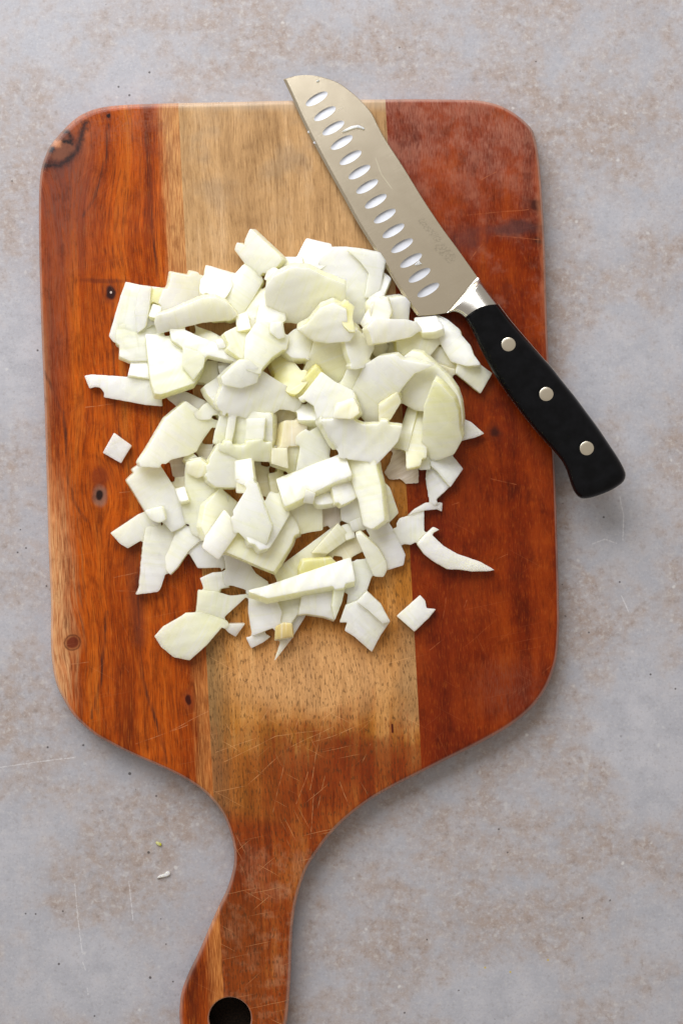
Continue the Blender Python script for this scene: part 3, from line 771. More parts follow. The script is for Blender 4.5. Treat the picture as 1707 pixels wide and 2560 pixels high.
def onion_piece(crop, txt, tint='w', th=5.0, bend=0.8, grain=0.0, stripe=0.4, label="", shear=(0, 0), tilt=None, lift=0.0, maxt=0.32,
                name="onion_piece", mat=None, rt=0.08, grow=0.0, quant=0.70, cat="onion piece", poly=None, group="chopped onion pieces on the board", rag=0.4, later=()):
    if poly is None: poly = to_photo(crop, txt)
    if area2(poly) < 0: poly = poly[::-1]
    bend = bend * 2.1
    th = th * (1.15 if rt < 0.1 else 1.35)
    r = random.Random(hash_label(label) if poly is None else int(poly[0][0] * 97 + poly[0][1] * 31))
    ol = resample(poly, 3.5)
    nr = normals2(ol)
    ol = [(p[0] + n[0] * r.uniform(-rag, rag), p[1] + n[1] * r.uniform(-rag, rag)) for p, n in zip(ol, nr)]
    ol = smooth2(ol, 1, 0.15)
    n = len(ol)
    # reach on underneath whatever lies on top of this piece
    nr = normals2(ol)
    ext = np.zeros(n)
    pa = np.array(ol); na = np.array(nr)
    pa = pa + na * grow
    for d in (2.0, 4.0, 6.0, 8.0, 10.0):
        q = pa + na * d
        hit = np.zeros(n, bool)
        for lp in later: hit |= inside_np(q[:, 0], q[:, 1], lp)
        ext[hit] = d
    ol = [tuple(v) for v in pa + na * ext[:, None]]
    ol = smooth2(ol, 1, 0.2)
    nr = normals2(ol)
    inset = 0.8
    inn = [(p[0] - q[0] * inset, p[1] - q[1] * inset) for p, q in zip(ol, nr)]
    xs = [p[0] for p in ol]; ys = [p[1] for p in ol]
    cx, cy = sum(xs) / n, sum(ys) / n
    # height field of the bent slab
    ga = R(grain); ca, sa = math.cos(ga), math.sin(ga)
    hw = max(abs(-(x - cx) * sa + (y - cy) * ca) for x, y in ol) or 1
    hl = max(abs((x - cx) * ca + (y - cy) * sa) for x, y in ol) or 1
    ph = [r.uniform(0, 6.28) for _ in range(4)]
    def form(x, y):
        a = ((x - cx) * ca + (y - cy) * sa); b = (-(x - cx) * sa + (y - cy) * ca)
        z = bend * (1 - (b / hw) ** 2) + 0.30 * bend * (1 - (a / hl) ** 2)
        sw_ = (a if stripe > 0.75 else b) / (26.0 if stripe > 0.75 else 31.0) + ph[3]
        z += 0.34 * stripe * ((sw_ - np.floor(sw_)) ** 2) * (1 if stripe > 0.35 else 0)
        z += 0.16 * np.sin(a / 13 + ph[0]) * np.cos(b / 17 + ph[1]) + 0.10 * np.sin((a + b) / 7 + ph[2])
        return z * 0.001
    # settle on what is already there
    i0 = max(0, int((min(xs) - HM0[0]) / HMS) - 1); i1 = min(HM.shape[1], int((max(xs) - HM0[0]) / HMS) + 2)
    j0 = max(0, int((min(ys) - HM0[1]) / HMS) - 1); j1 = min(HM.shape[0], int((max(ys) - HM0[1]) / HMS) + 2)
    X, Y = np.meshgrid(HM0[0] + HMS * (np.arange(i0, i1) + 0.5), HM0[1] + HMS * (np.arange(j0, j1) + 0.5))
    m = inside_np(X, Y, ol)
    sub = HM[j0:j1, i0:i1]
    gx = gy = 0.0
    z0 = 0.0
    if m.any():
        xx, yy, hh = X[m] - cx, Y[m] - cy, sub[m]
        f = form(X[m], Y[m])
        tgt = hh - f
        if tilt is not None:
            gx, gy = tilt[0] * K, tilt[1] * K
        elif len(xx) > 12:
            Amat = np.stack([xx, yy, np.ones_like(xx)], 1)
            sol = np.linalg.lstsq(Amat, tgt, rcond=None)[0]
            gx, gy = sol[0], sol[1]
            g = math.hypot(gx, gy) / K
            if g > maxt: gx *= maxt / g; gy *= maxt / g
        if tilt is None:
            an = r.uniform(0, 6.283); am = rt * r.uniform(0.5, 1.0) * K
            gx += am * math.cos(an); gy += am * math.sin(an)
        res = tgt - gx * xx - gy * yy
        z0 = float(np.quantile(res, quant)) + lift * 0.001
        low = float(np.min(z0 + gx * xx + gy * yy + f))
        if low < 0.0002: z0 += 0.0002 - low
        top = z0 + gx * xx + gy * yy + f + th * 0.001
        sub[m] = np.maximum(hh, top)
    t0 = th * 0.001
    def zb(x, y): return ZT + z0 + gx * (x - cx) + gy * (y - cy) + float(form(x, y))
    # interior points of the flat faces
    step = 5.5
    sl = math.sqrt(1 + (gx * gx + gy * gy) / K ** 2)
    shear = (shear[0] + gx / K * t0 / K / sl, shear[1] + gy / K * t0 / K / sl)
    gx_, gy_ = np.meshgrid(np.arange(min(xs) + 3, max(xs), step), np.arange(min(ys) + 3, max(ys), step))
    gm = inside_np(gx_, gy_, inn)
    ext = []
    ia = np.array(inn)
    for x, y in zip(gx_[gm], gy_[gm]):
        if np.min((ia[:, 0] - x) ** 2 + (ia[:, 1] - y) ** 2) > 12:
            ext.append((x + r.uniform(-1.5, 1.5), y + r.uniform(-1.5, 1.5)))
    fv, ff = fill(inn, (), ext)
    V, F = [], []
    sx, sy = shear
    for x, y in fv: V.append(P(x, y, zb(x, y) + t0))
    F += [tuple(f) for f in ff]
    # the outline of the filled face in order
    key = {(round(p[0], 3), round(p[1], 3)): i for i, p in enumerate(fv)}
    idx = [key.get((round(p[0], 3), round(p[1], 3)), None) for p in inn]
    if any(i is None for i in idx):
        arr = np.array(fv)
        idx = [int(np.argmin((arr[:, 0] - p[0]) ** 2 + (arr[:, 1] - p[1]) ** 2)) for p in inn]
    b = len(V)
    bv = 0.0002
    ragz = [r.uniform(-0.25, 0.25) for _ in range(n)]
    for k, (x, y) in enumerate(ol): V.append(P(x, y, zb(x, y) + t0 - bv))
    for k, (x, y) in enumerate(ol): V.append(P(x + sx * .5 + nr[k][0] * ragz[k], y + sy * .5 + nr[k][1] * ragz[k], zb(x, y) + t0 * 0.5))
    for k, (x, y) in enumerate(ol): V.append(P(x + sx, y + sy, zb(x, y) + bv))
    c0 = len(V)
    for x, y in fv: V.append(P(x + sx, y + sy, zb(x, y)))
    F += [tuple(c0 + i for i in reversed(f)) for f in ff]
    for i in range(n):
        j = (i + 1) % n
        if idx[i] != idx[j]:
            F.append((idx[i], b + i, b + j, idx[j]))
            F.append((b + 2 * n + i, c0 + idx[i], c0 + idx[j], b + 2 * n + j))
        else:
            F.append((idx[i], b + i, b + j)); F.append((b + 2 * n + i, c0 + idx[i], b + 2 * n + j))
        F.append((b + i, b + n + i, b + n + j, b + j))
        F.append((b + n + i, b + 2 * n + i, b + 2 * n + j, b + n + j))
    org = P(cx, cy, zb(cx, cy))
    o = mesh_obj(name, V, F, mat or M_ONION, None, org, True, 32, rotz=-ga)
    if mat is None:
        o.data.materials.append(M_CUT)
        nz = np.zeros(len(o.data.polygons) * 3); o.data.polygons.foreach_get('normal', nz)
        mi = (np.abs(nz.reshape(-1, 3)[:, 2]) < 0.62).astype(np.int32)
        o.data.polygons.foreach_set('material_index', mi)
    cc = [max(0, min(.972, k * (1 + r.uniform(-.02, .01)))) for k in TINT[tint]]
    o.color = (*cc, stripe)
    tag(o, label, "onion piece", group)
    return o

def hash_label(s):
    h = 2166136261
    for ch in s: h = ((h ^ ord(ch)) * 16777619) & 0xffffffff
    return h

# listed from the bottom of the pile to its top; grain in degrees, thickness and bend in millimetres
PIECES = [
 # ---- lying on the board round the edge
 ('D', "225,910 335,712 510,840 440,950 405,1012", 'l', 2.6, .4, 60, .5, "small square onion chip lying alone left of the pile", dict()),
 ('D', "45,155 110,142 400,160 700,185 760,310 795,330 808,455 640,440 235,365 240,320 200,270 150,265 95,280", 'w', 4, .5, 4, .3, "long flat onion strip with a bitten corner, farthest left of the pile", dict()),
 ('A', "500,1385 640,1360 700,1380 720,1560 470,1520 490,1440", 'w', 4, .4, 0, .2, "small white onion square tucked just above the long left strip", dict()),
 ('A', "400,1060 600,1000 760,1000 760,1380 490,1380 385,1335", 'p', 4, .6, 80, .8, "banded onion slab under the lower end of the big left piece", dict(shear=(0, 6))),
 ('A', "450,605 590,635 845,668 830,820 770,930 700,1040 560,1120 395,1225 330,1195 285,1140 340,950 400,740", 'w', 5, .7, 100, .6, "large white onion slab at the pile's upper left corner", dict(tilt=(0.05, 0.03))),
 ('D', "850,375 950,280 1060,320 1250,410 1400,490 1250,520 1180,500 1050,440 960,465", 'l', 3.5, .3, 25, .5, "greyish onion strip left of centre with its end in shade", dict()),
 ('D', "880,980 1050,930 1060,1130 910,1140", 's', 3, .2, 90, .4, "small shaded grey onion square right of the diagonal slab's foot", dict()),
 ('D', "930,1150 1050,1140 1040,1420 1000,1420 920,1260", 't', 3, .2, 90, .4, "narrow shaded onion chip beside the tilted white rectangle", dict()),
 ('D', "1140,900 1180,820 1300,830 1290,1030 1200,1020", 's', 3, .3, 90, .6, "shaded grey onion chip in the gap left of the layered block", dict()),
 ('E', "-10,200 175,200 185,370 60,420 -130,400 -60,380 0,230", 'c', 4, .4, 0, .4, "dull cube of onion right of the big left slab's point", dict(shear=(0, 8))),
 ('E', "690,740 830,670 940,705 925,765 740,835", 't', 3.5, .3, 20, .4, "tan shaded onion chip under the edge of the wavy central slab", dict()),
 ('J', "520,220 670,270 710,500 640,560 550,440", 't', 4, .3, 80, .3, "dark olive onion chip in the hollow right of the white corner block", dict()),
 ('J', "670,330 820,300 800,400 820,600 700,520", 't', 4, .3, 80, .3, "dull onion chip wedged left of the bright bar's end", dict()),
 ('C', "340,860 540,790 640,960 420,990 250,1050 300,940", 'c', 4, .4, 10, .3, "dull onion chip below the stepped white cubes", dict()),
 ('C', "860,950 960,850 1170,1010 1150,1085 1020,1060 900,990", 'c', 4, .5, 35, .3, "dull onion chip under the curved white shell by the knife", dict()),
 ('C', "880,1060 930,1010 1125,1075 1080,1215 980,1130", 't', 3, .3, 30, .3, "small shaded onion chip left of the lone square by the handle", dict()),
 ('C', "1150,1015 1360,1015 1490,1110 1375,1310 1130,1110", 'g', 4, .5, 35, .2, "pale green onion square touching the knife handle", dict()),
 ('F', "530,660 650,680 670,850 740,850 770,890 765,1010 640,1020 590,970 480,975 430,910 490,800", 's', 1.0, .8, 60, .5, "thin crumpled greyish onion skin scrap right of centre", dict(rag=1.4)),
 ('F', "1090,330 1280,410 1410,525 1330,560 1190,595 1090,560", 'l', 3.5, .6, 10, .4, "pointed lilac white onion tip sticking out on the right", dict()),
 ('F', "850,830 930,850 1065,1050 920,1190 870,1180 835,980", 'l', 3, .6, 60, .5, "crumpled grey onion flap hanging at the pile's right edge", dict(rag=1.2)),
 ('F', "880,830 1050,680 1205,870 1080,1050 960,900", 'l', 3.5, .5, 50, .4, "lilac white onion square over the crumpled grey flap", dict()),
 ('I', "160,230 190,180 290,150 430,90 430,350 370,400 300,440 215,430 165,350", 'l', 4, .5, 0, .4, "grey white onion square right of the pile above the curl", dict()),
 ('I', "275,150 340,90 450,25 610,25 605,115 560,90 420,105", 'l', 2.2, .6, 10, .3, "thin bent onion strip across the top of the grey white square", dict()),
 ('I', "360,430 430,345 520,262 580,290 525,320 510,345 620,450 760,530 980,605 1120,685 1070,697 900,700 760,680 660,680 520,600 430,530", 'w', 4.5, .8, 30, .2, "white crescent shaped onion sliver on the dark right plank", dict()),
 ('I', "160,1135 390,930 440,985 455,1060 545,1068 480,1150 335,1290", 'w', 3.5, .4, -40, .5, "notched white onion chip lying alone at the lower right", dict()),
 ('H', "1215,260 1420,195 1470,240 1540,360 1620,540 1600,640 1440,690 1400,560 1300,400", 'l', 4, .6, 70, .5, "grey layered onion piece below the upright finger", dict()),
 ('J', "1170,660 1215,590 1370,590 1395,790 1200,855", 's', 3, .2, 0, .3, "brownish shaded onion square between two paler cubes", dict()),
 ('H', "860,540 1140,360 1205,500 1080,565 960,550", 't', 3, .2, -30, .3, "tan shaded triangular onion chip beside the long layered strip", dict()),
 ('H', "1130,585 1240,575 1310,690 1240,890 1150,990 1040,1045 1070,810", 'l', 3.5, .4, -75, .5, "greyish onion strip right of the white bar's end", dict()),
 ('H', "320,700 960,225 1090,360 900,500 560,745 370,805", 'c', 4, .5, -36, .9, "long layered cream onion strip slanting above the white bar", dict()),
 ('G', "860,490 990,380 1060,460 1210,480 1225,660 960,668", 'l', 4, .4, 20, .3, "grey white onion chip in the shade of the left finger", dict()),
 ('G', "1210,510 1450,600 1530,720 1650,800 1600,920 1460,890 1300,840 1262,835", 'l', 4, .6, 25, .5, "translucent grey onion wedge left of the white bar's tip", dict()),
 ('G', "980,765 1100,710 1205,700 1262,855 1025,890", 'p', 3.5, .4, -10, .5, "small white onion rectangle in the brown gap above the fan piece", dict()),
 ('G', "965,880 1130,895 1290,940 1465,918 1380,1000 1200,1165 1150,1170 940,1140", 'g', 4, .7, 10, .3, "green white onion wedge pointing right above the fan piece", dict()),
 ('G', "535,1335 620,1240 780,1150 840,1108 1000,1098 1150,1150 1248,1185 1050,1420 880,1572 720,1540 600,1440", 'g', 4.5, 1.3, 30, .15, "smooth fan shaped onion piece at the pile's lower left", dict(rag=.4)),
 ('G', "1215,1250 1260,1215 1425,1210 1330,1342 1260,1300", 'l', 3, .3, 0, .3, "tiny white onion triangle right of the fan piece", dict()),
 ('H', "60,1350 240,1305 300,1340 220,1400 110,1455", 'l', 3, .3, -15, .3, "small lilac onion chip at the bottom of the pile", dict()),
 ('H', "560,1120 655,1115 500,1370 400,1500 338,1575 400,1380 510,1200", 'p', 2.5, .4, -60, .3, "thin pointed onion sliver sticking out lowest of all", dict()),
 ('H', "370,920 610,890 575,1100 500,1210 520,1345 335,1372 400,1200 415,1100", 'g', 4, .5, 80, .3, "onion strip with a brown root stain near the bottom", dict()),
 ('H', "610,900 920,845 1035,825 1000,1000 930,1178 820,1140 650,1115 575,1120", 'w', 4, .6, 0, .5, "upright pale onion rectangle under the white bar", dict(shear=(0, 3))),
 ('H', "1035,1030 1150,985 1240,890 1380,1020 1470,1190 1380,1320 1290,1490 1120,1340 1025,1280 1050,1200 975,1200", 'w', 4.2, .7, -45, 1.0, "ridged onion square at the pile's lower right corner", dict()),
 ('H', "85,880 330,910 412,1100 390,1220 280,1270 120,1332 80,1100", 'w', 5, .7, 80, .3, "white onion slab below the white bar's left end", dict()),
 ('G', "105,325 380,140 480,100 600,220 470,275 435,378 275,475 200,430", 'p', 4.5, .6, -28, .3, "rounded onion strip pointing left at the pile's lower left side", dict()),
 ('G', "450,265 660,250 720,310 660,530 630,650 650,700 600,860 570,900 430,920 355,928 385,860 420,460", 'w', 4, .5, 96, 1.0, "white onion strip with cross bands and ragged lower end", dict(rag=1.0)),
 ('G', "740,320 860,260 995,390 870,500 760,660 690,732 650,690 640,560 680,480", 'p', 4.5, .7, -62, .3, "greenish onion finger right of the banded strip", dict()),
 # ---- middle layer
 ('J', "235,1080 380,840 640,900 860,720 930,890 895,1000 720,1285 560,1220", 'g', 7, .8, 25, .3, "thick pale green onion wedge with yellow side, lower middle of pile", dict(shear=(14, 2))),
 ('J', "875,740 905,635 960,610 1150,605 1190,660 1197,878 1100,892 940,928", 'c', 5.5, .4, 0, .2, "cream onion cube left of the brownish square", dict(shear=(-5, 3))),
 ('J', "1090,560 1290,430 1340,600 1215,625 1150,625", 'w', 4, .3, -30, .3, "greyish onion chip half under the bright bar", dict()),
 ('J', "1290,420 1470,330 1500,535 1330,610", 'w', 4.5, .4, 70, .3, "small pale onion square between bright bar and upright finger", dict()),
 ('F', "385,980 480,1055 565,1300 470,1400 415,1370", 'c', 5, .5, 70, .3, "yellowish onion strip against the right side of the upright finger", dict()),
 ('F', "5,1180 180,1130 235,1385 110,1410 20,1372", 'w', 5.5, .4, 80, .2, "white onion cube left of the upright finger's foot", dict(shear=(-4, 0))),
 ('B', "50,610 60,445 345,530 230,715 170,765 40,690", 'w', 5, .6, 20, .3, "white onion corner chip near the top left of the pile", dict(shear=(-2, 4))),
 ('B', "800,365 930,370 965,400 950,510 740,590 690,570 720,480", 'p', 4.5, .4, 0, .3, "white onion chip between the two top peaks", dict()),
 ('B', "540,740 650,660 660,860 560,960 430,960", 'c', 4, .4, 60, .3, "dull onion chip in the gap under the diagonal finger", dict()),
 ('B', "1045,185 1282,240 1290,360 1100,480 1000,520 900,500 960,350", 'l', 3.5, .4, 15, .3, "lilac grey onion flap at the top of the pile", dict()),
 ('A', "905,520 1080,550 1095,510 1160,520 1165,545 1228,560 1205,780 1190,860 980,930 760,975 850,740 885,640", 'w', 5, .6, 95, .4, "white notched onion slab beside the large left slab", dict()),
 ('C', "390,130 440,135 492,180 440,300 380,450 330,560 280,560", 'w', 4, .4, 110, .3, "narrow onion edge showing right of the big top slab", dict()),
 ('C', "340,470 420,395 640,370 682,420 662,600 350,620", 'w', 6, .4, 0, .3, "white onion cube just left of the blade edge", dict(shear=(0, -5))),
 ('C', "560,700 800,650 930,690 982,800 860,955 760,910 650,940 560,880", 'c', 5, .6, 20, .3, "dull yellow onion chip under the small white step", dict()),
 ('C', "940,710 1000,640 950,540 1050,590 1170,690 1182,740 1270,840 1300,930 1368,1022 1230,1032 1090,990 1020,880", 'w', 4.5, 1.2, 50, .3, "curved white onion shell between knife handle and pile", dict()),
 ('F', "740,300 830,300 810,620 800,740 780,832 655,862 650,700 700,500", 'c', 4, .5, 95, .3, "yellowish onion strip left of the almond shaped piece", dict()),
 ('F', "660,280 742,280 735,340 690,540 652,692 540,650 600,480", 'g', 4, .5, 105, .3, "pale onion strip with bright facet beside the dark pit", dict()),
 ('E', "1080,780 1250,760 1300,960 1180,900 1050,960", 'c', 4, .3, 20, .3, "yellow shaded onion bit behind the small grey cubes", dict()),
 ('E', "710,1045 995,1025 1005,1085 955,1275 870,1292 690,1230", 'c', 6, .4, 5, .4, "tan yellow onion block below the dark gap in the middle", dict(shear=(4, 4))),
 ('E', "985,960 1190,830 1285,960 1260,1130 1200,1190 950,1280 985,1080", 'p', 5, .7, 120, .3, "pale onion piece rising right of the tan yellow block", dict(shear=(4, 4))),
 ('E', "830,795 1052,795 1030,960 1002,1032 800,1032", 't', 5, .3, 0, .2, "grey green onion cube in the centre of the pile", dict(shear=(-14, 3), lift=.5)),
 ('D', "1045,985 1180,960 1260,1020 1300,1120 1300,1200 1420,1320 1380,1560 1200,1750 1100,1700 1040,1450 1035,1100", 'g', 6, 1.0, 85, .2, "tall pale green onion slab left of the white corner block", dict()),
 ('E', "-20,720 40,640 130,590 240,640 230,720 0,740", 'p', 4, .4, 0, .3, "white onion end under the wavy central slab's left tip", dict()),
 ('E', "45,455 180,365 240,440 260,590 180,640 110,565 80,525", 'w', 4.5, .5, 60, .3, "small white onion knob left of the wavy central slab", dict()),
 ('D', "1040,410 1120,470 1330,600 1250,710 1180,810 1140,890 1060,930 890,970 840,1012 585,1000 660,890 850,570", 'p', 5, .9, -55, .25, "large smooth diagonal onion slab left of centre", dict(rag=.4)),
 ('D', "520,1075 620,1010 770,1015 920,1250 1060,1470 1085,1560 990,1640 900,1680 840,1600 650,1480 465,1180 540,1110", 'w', 5, .6, 58, .4, "tilted white onion rectangle with stepped top on the left", dict()),
 ('D', "640,1480 800,1440 830,1560 780,1590 700,1560", 'w', 3.5, .3, 0, .2, "small white onion bit under the tilted white rectangle's foot", dict()),
 ('A', "650,1120 900,1150 1010,1240 1165,1290 1225,1350 1210,1440 1120,1590 960,1645 790,1702 735,1690 700,1560 680,1390", 'p', 7, 1.0, 30, .2, "big thick onion slab with pointed foot on the pile's left", dict(shear=(3, 3))),
 ('A', "1140,1050 1290,1100 1430,1180 1640,1290 1640,1345 1300,1230 1140,1130", 'c', 4, .3, 24, .6, "thin shaded onion sliver above the slanting strip", dict()),
 ('B', "240,1110 420,1020 560,950 720,1000 560,1130 460,1200 440,1330 300,1230", 'p', 4.5, .5, -25, .3, "pale onion wedge with a yellow green tip near the upper middle", dict()),
 ('A', "890,1110 975,1058 1150,1140 1400,1240 1630,1330 1600,1390 1400,1350 1180,1300 1010,1240 905,1170", 'w', 5, .5, 22, .3, "slanting white onion strip in the pile's upper left", dict(shear=(0, 5))),
 ('E', "690,205 840,132 920,220 1035,370 925,495 780,420", 'y', 5, .3, 60, .25, "yellow onion block in the hollow at the centre", dict(shear=(-14, 4))),
 ('J', "160,740 60,950 20,850 60,640 200,480 350,600 330,760", 'p', 5, .6, 110, .2, "pale onion slab below the white corner block", dict()),
 ('E', "1240,775 1470,785 1575,880 1540,1010 1330,1010 1270,900 1180,800", 'w', 4.5, .6, 20, .3, "grey white onion plate right of the small cubes", dict()),
 ('E', "960,640 1130,630 1145,778 960,778", 'w', 5, .2, 0, .2, "small grey white onion cube at the very centre", dict(shear=(2, 3))),
 ('B', "1740,800 1830,760 1870,900 1800,1060 1740,1180 1640,1130 1600,1050", 'w', 4.5, .4, 110, .3, "white onion chip between the big slabs and blade edge", dict()),
 # ---- upper layer
 ('B', "345,290 365,225 440,262 450,190 495,90 760,340 800,385 750,450 640,515 570,500 450,430", 'w', 5, .7, 45, .25, "white peaked onion piece at the very top of the pile", dict(shear=(3, 5))),
 ('B', "340,540 430,440 570,505 615,590 520,760 400,950 280,985 100,930 200,740", 'p', 6, .9, -55, .2, "thick pale onion finger slanting down from the top peak", dict(shear=(5, 4))),
 ('A', "755,935 900,900 1200,770 1330,765 1440,820 1540,930 1480,975 1200,1000 960,1060 770,1110 735,1010", 'w', 6, .7, -10, .3, "broad white onion slab across the upper left of the pile", dict(shear=(0, 7))),
 ('B', "1290,272 1420,270 1600,290 1760,322 1815,400 1800,480 1745,800 1690,950 1640,1025 1540,1015 1440,880 1300,700 1150,600 1170,400", 'w', 5, 1.2, 40, .25, "big pale onion slab at the pile's top right", dict(rag=.5, tilt=(-0.06, -0.04))),
 ('B', "600,795 690,830 785,885 800,1000 680,1020 555,985", 'w', 5, .3, 15, .2, "white onion square below the big top shell's left end", dict()),
 ('B', "655,640 720,560 900,470 1060,480 1200,550 1420,640 1415,770 1300,840 1180,860 1100,960 1000,1022 900,1000 790,1000 780,890 650,830 640,740", 'w', 6, 1.8, 25, .2, "big domed white onion shell near the top of the pile", dict(rag=.4, shear=(0, 4))),
 ('B', "455,1150 560,1000 700,985 805,1000 832,1150 800,1270 700,1340 590,1468 470,1430 440,1330", 'p', 6, .8, 120, .2, "pale onion chunk left of the brown gap", dict(shear=(4, 6))),
 ('B', "920,1080 1010,1050 1115,1190 1090,1295 1010,1352 900,1340 808,1260 830,1160", 'p', 6, .8, 40, .2, "rounded onion nub between two brown gaps", dict(shear=(0, 4))),
 ('B', "1180,860 1300,815 1430,880 1445,1010 1540,1080 1565,1200 1480,1480 1400,1605 1270,1570 1160,1480 1005,1512 1095,1290 1120,1190 950,1070 1060,1010", 'g', 6, 1.4, 70, .2, "large greenish onion slab right of the rounded nub", dict(rag=.5)),
 ('C', "60,830 180,690 332,860 260,1000 130,1030 90,950", 'p', 5, .6, 60, .2, "diamond shaped onion chip on the large greenish slab", dict()),
 ('C', "100,1020 245,1000 200,1120 120,1262 10,1215", 'p', 5, .4, 115, .3, "narrow onion chip below the diamond shaped one", dict()),
 ('C', "270,660 350,580 660,590 705,605 725,655 765,695 700,745 500,790 330,815 300,720", 'w', 6, .4, -5, .3, "stepped white onion block below the cube by the blade", dict(shear=(2, 7))),
 ('C', "730,572 940,552 1012,660 930,695 800,705 750,645", 'w', 5, .4, 0, .2, "small white onion block at the knife's heel", dict(shear=(0, 4))),
 ('C', "590,980 700,898 800,918 930,1035 1060,1165 1140,1280 1178,1400 1195,1550 1185,1750 1110,1895 1040,1850 960,1650 850,1480 740,1470 600,1390 540,1250", 'p', 5, 2.2, 50, .2, "large curved onion shell sweeping down the pile's right side", dict(rag=.4)),
 ('C', "125,1272 240,1035 380,948 540,930 600,985 900,1035 720,1110 600,1250 500,1420 400,1590 340,1622 240,1570 130,1440", 'w', 6, 1.3, -50, .2, "bright white onion slab right of centre", dict(rag=.5, shear=(2, 6))),
 ('E', "920,500 1130,265 1175,305 1005,560", 'y', 5, .2, -50, .8, "yellow edged onion sliver against the bright central block", dict()),
 ('E', "1000,560 1190,318 1310,410 1490,500 1545,640 1560,710 1480,775 1150,770 1120,640", 'w', 7, .6, 30, .2, "bright white onion block in the middle of the pile", dict(shear=(2, 8))),
 ('F', "-180,400 80,385 220,445 420,440 602,460 560,600 480,690 345,832 300,760 0,720 -110,560", 'w', 5, -1.2, 0, .25, "curled onion slab with upturned edge right of centre", dict(lift=.5)),
 ('E', "200,740 330,725 640,760 705,755 702,1000 560,1030 420,1050 190,1032 130,1010 150,900", 'p', 8, .4, 95, 1.0, "thick layered onion block left of centre", dict(shear=(4, 4))),
 ('E', "185,1035 420,1045 700,1005 712,1190 500,1180 400,1130", 'g', 5, .3, 0, .4, "pale green onion slice below the layered block", dict(shear=(0, 5))),
 ('E', "100,1165 160,1060 420,1050 400,1140 520,1155 535,1412 340,1440 160,1432 78,1372 120,1300", 'w', 6.5, .4, 88, .3, "white onion corner block with a notched left side", dict(shear=(0, 10))),
 ('J', "600,700 690,508 795,548 875,720 790,870 680,1050 590,1070 500,950", 'w', 5, .8, -60, .2, "right lobe of the three overlapping white onion pieces below centre", dict(rag=.4)),
 ('J', "330,700 500,420 552,432 635,690 700,850 640,1045 490,1015 365,880", 'w', 5, .8, -70, .2, "middle lobe of the three overlapping white onion pieces below centre", dict(rag=.4)),
 ('J', "28,1050 60,950 240,690 370,850 370,900 180,1165", 'w', 6, .8, -55, .2, "left lobe of the three overlapping white onion pieces below centre", dict(rag=.4)),
 ('E', "205,365 390,195 480,195 590,295 780,420 930,500 1002,570 960,712 880,682 780,672 700,730 640,778 450,762 200,685 165,620 230,450", 'w', 6, 1.3, 20, .3, "wide white wavy onion slab in the centre of the pile", dict(rag=.5, shear=(0, 4))),
 ('F', "55,740 330,752 352,880 395,1050 425,1370 310,1455 232,1420 190,1200 110,960", 'p', 6, 1.0, 78, .15, "upright smooth onion finger right of centre", dict(rag=.3)),
 ('J', "752,385 1410,130 1482,340 1300,412 920,605 830,645", 'w', 6.5, .5, -22, .25, "bright white onion bar slanting across the lower middle", dict(shear=(1, 5))),
 ('F', "920,8 990,60 1110,200 1150,330 1160,480 1190,580 1110,722 980,772 860,792 800,700 808,500 830,250 890,90", 'g', 5, 1.6, 85, .1, "smooth yellow green almond shaped onion piece on the right", dict(rag=.3)),
 ('H', "625,605 900,575 925,612 740,672 600,722 590,690", 'y', 3.5, .3, -10, .3, "thin yellowish onion sliver above the white bar", dict()),
 ('H', "1140,345 1185,328 1350,480 1420,600 1435,680 1400,748 1320,742 1260,620 1200,480", 'p', 5, .6, 55, .3, "short onion finger with a yellow top at the lower right", dict(shear=(5, -3))),
 ('H', "85,890 250,850 1080,568 1122,790 400,930 270,955", 'w', 6, .4, -14, .2, "long tapering white onion bar near the bottom of the pile", dict(shear=(1, 5))),
 ('A', "690,690 770,662 842,670 838,760 800,842 680,780", 'y', 2.0, .3, 20, .2, "yellow tipped onion scrap on the large left slab", dict()),
 # ---- small facets and chips lying on the larger pieces
 ('A', "590,640 700,655 680,880 640,1050 560,1110 535,900", 'w', 2.0, .3, 95, .3, "flat inner layer peeling from the large upper left slab", dict()),
 ('A', "1010,1240 1165,1295 1228,1350 1210,1440 1110,1570 1000,1430", 'g', 2.5, .4, 60, .2, "greenish facet on the right of the pointed foot slab", dict()),
 ('B', "1400,830 1430,795 1505,850 1485,960 1510,1070 1440,1010", 'y', 4, .2, 80, .2, "olive yellow onion bit in the crack between the big top slabs", dict()),
 ('B', "1440,296 1600,290 1760,322 1815,400 1800,480 1745,790 1610,760 1650,520 1560,400", 'w', 2.2, .5, 100, .4, "second layer on the right half of the top right slab", dict(rag=.6, tilt=(-0.05, -0.06))),
 ('B', "690,1005 800,995 835,1150 770,1170 690,1100", 'w', 2.5, .3, 0, .2, "small white facet left of the upper brown gap", dict()),
 ('B', "1180,860 1300,812 1432,880 1447,1010 1540,1085 1470,1190 1250,1210 1120,1190 950,1070 1060,1005", 'p', 3, 1.0, 30, .2, "pale upper layer of the large greenish slab", dict()),
 ('C', "380,1420 560,1290 600,1390 490,1570 380,1610", 'c', 3, .3, 60, .3, "dull yellow facet under the bright slab's right edge", dict()),
 ('E', "205,365 390,193 482,193 592,295 560,420 400,475 230,440", 'w', 2.4, .6, -30, .2, "upper left flap of the wide wavy slab", dict()),
 ('E', "195,745 250,735 232,870 195,1035 132,1012 150,900", 'g', 2.2, .3, 100, .3, "leftmost upright layer of the layered block", dict()),
 ('E', "280,740 360,735 340,880 310,1015 238,1022 255,900", 'p', 2.2, .3, 100, .3, "second upright layer of the layered block", dict()),
 ('E', "455,770 640,765 620,985 445,1000", 'p', 2.4, .2, 90, .3, "square facet on the right of the layered block", dict()),
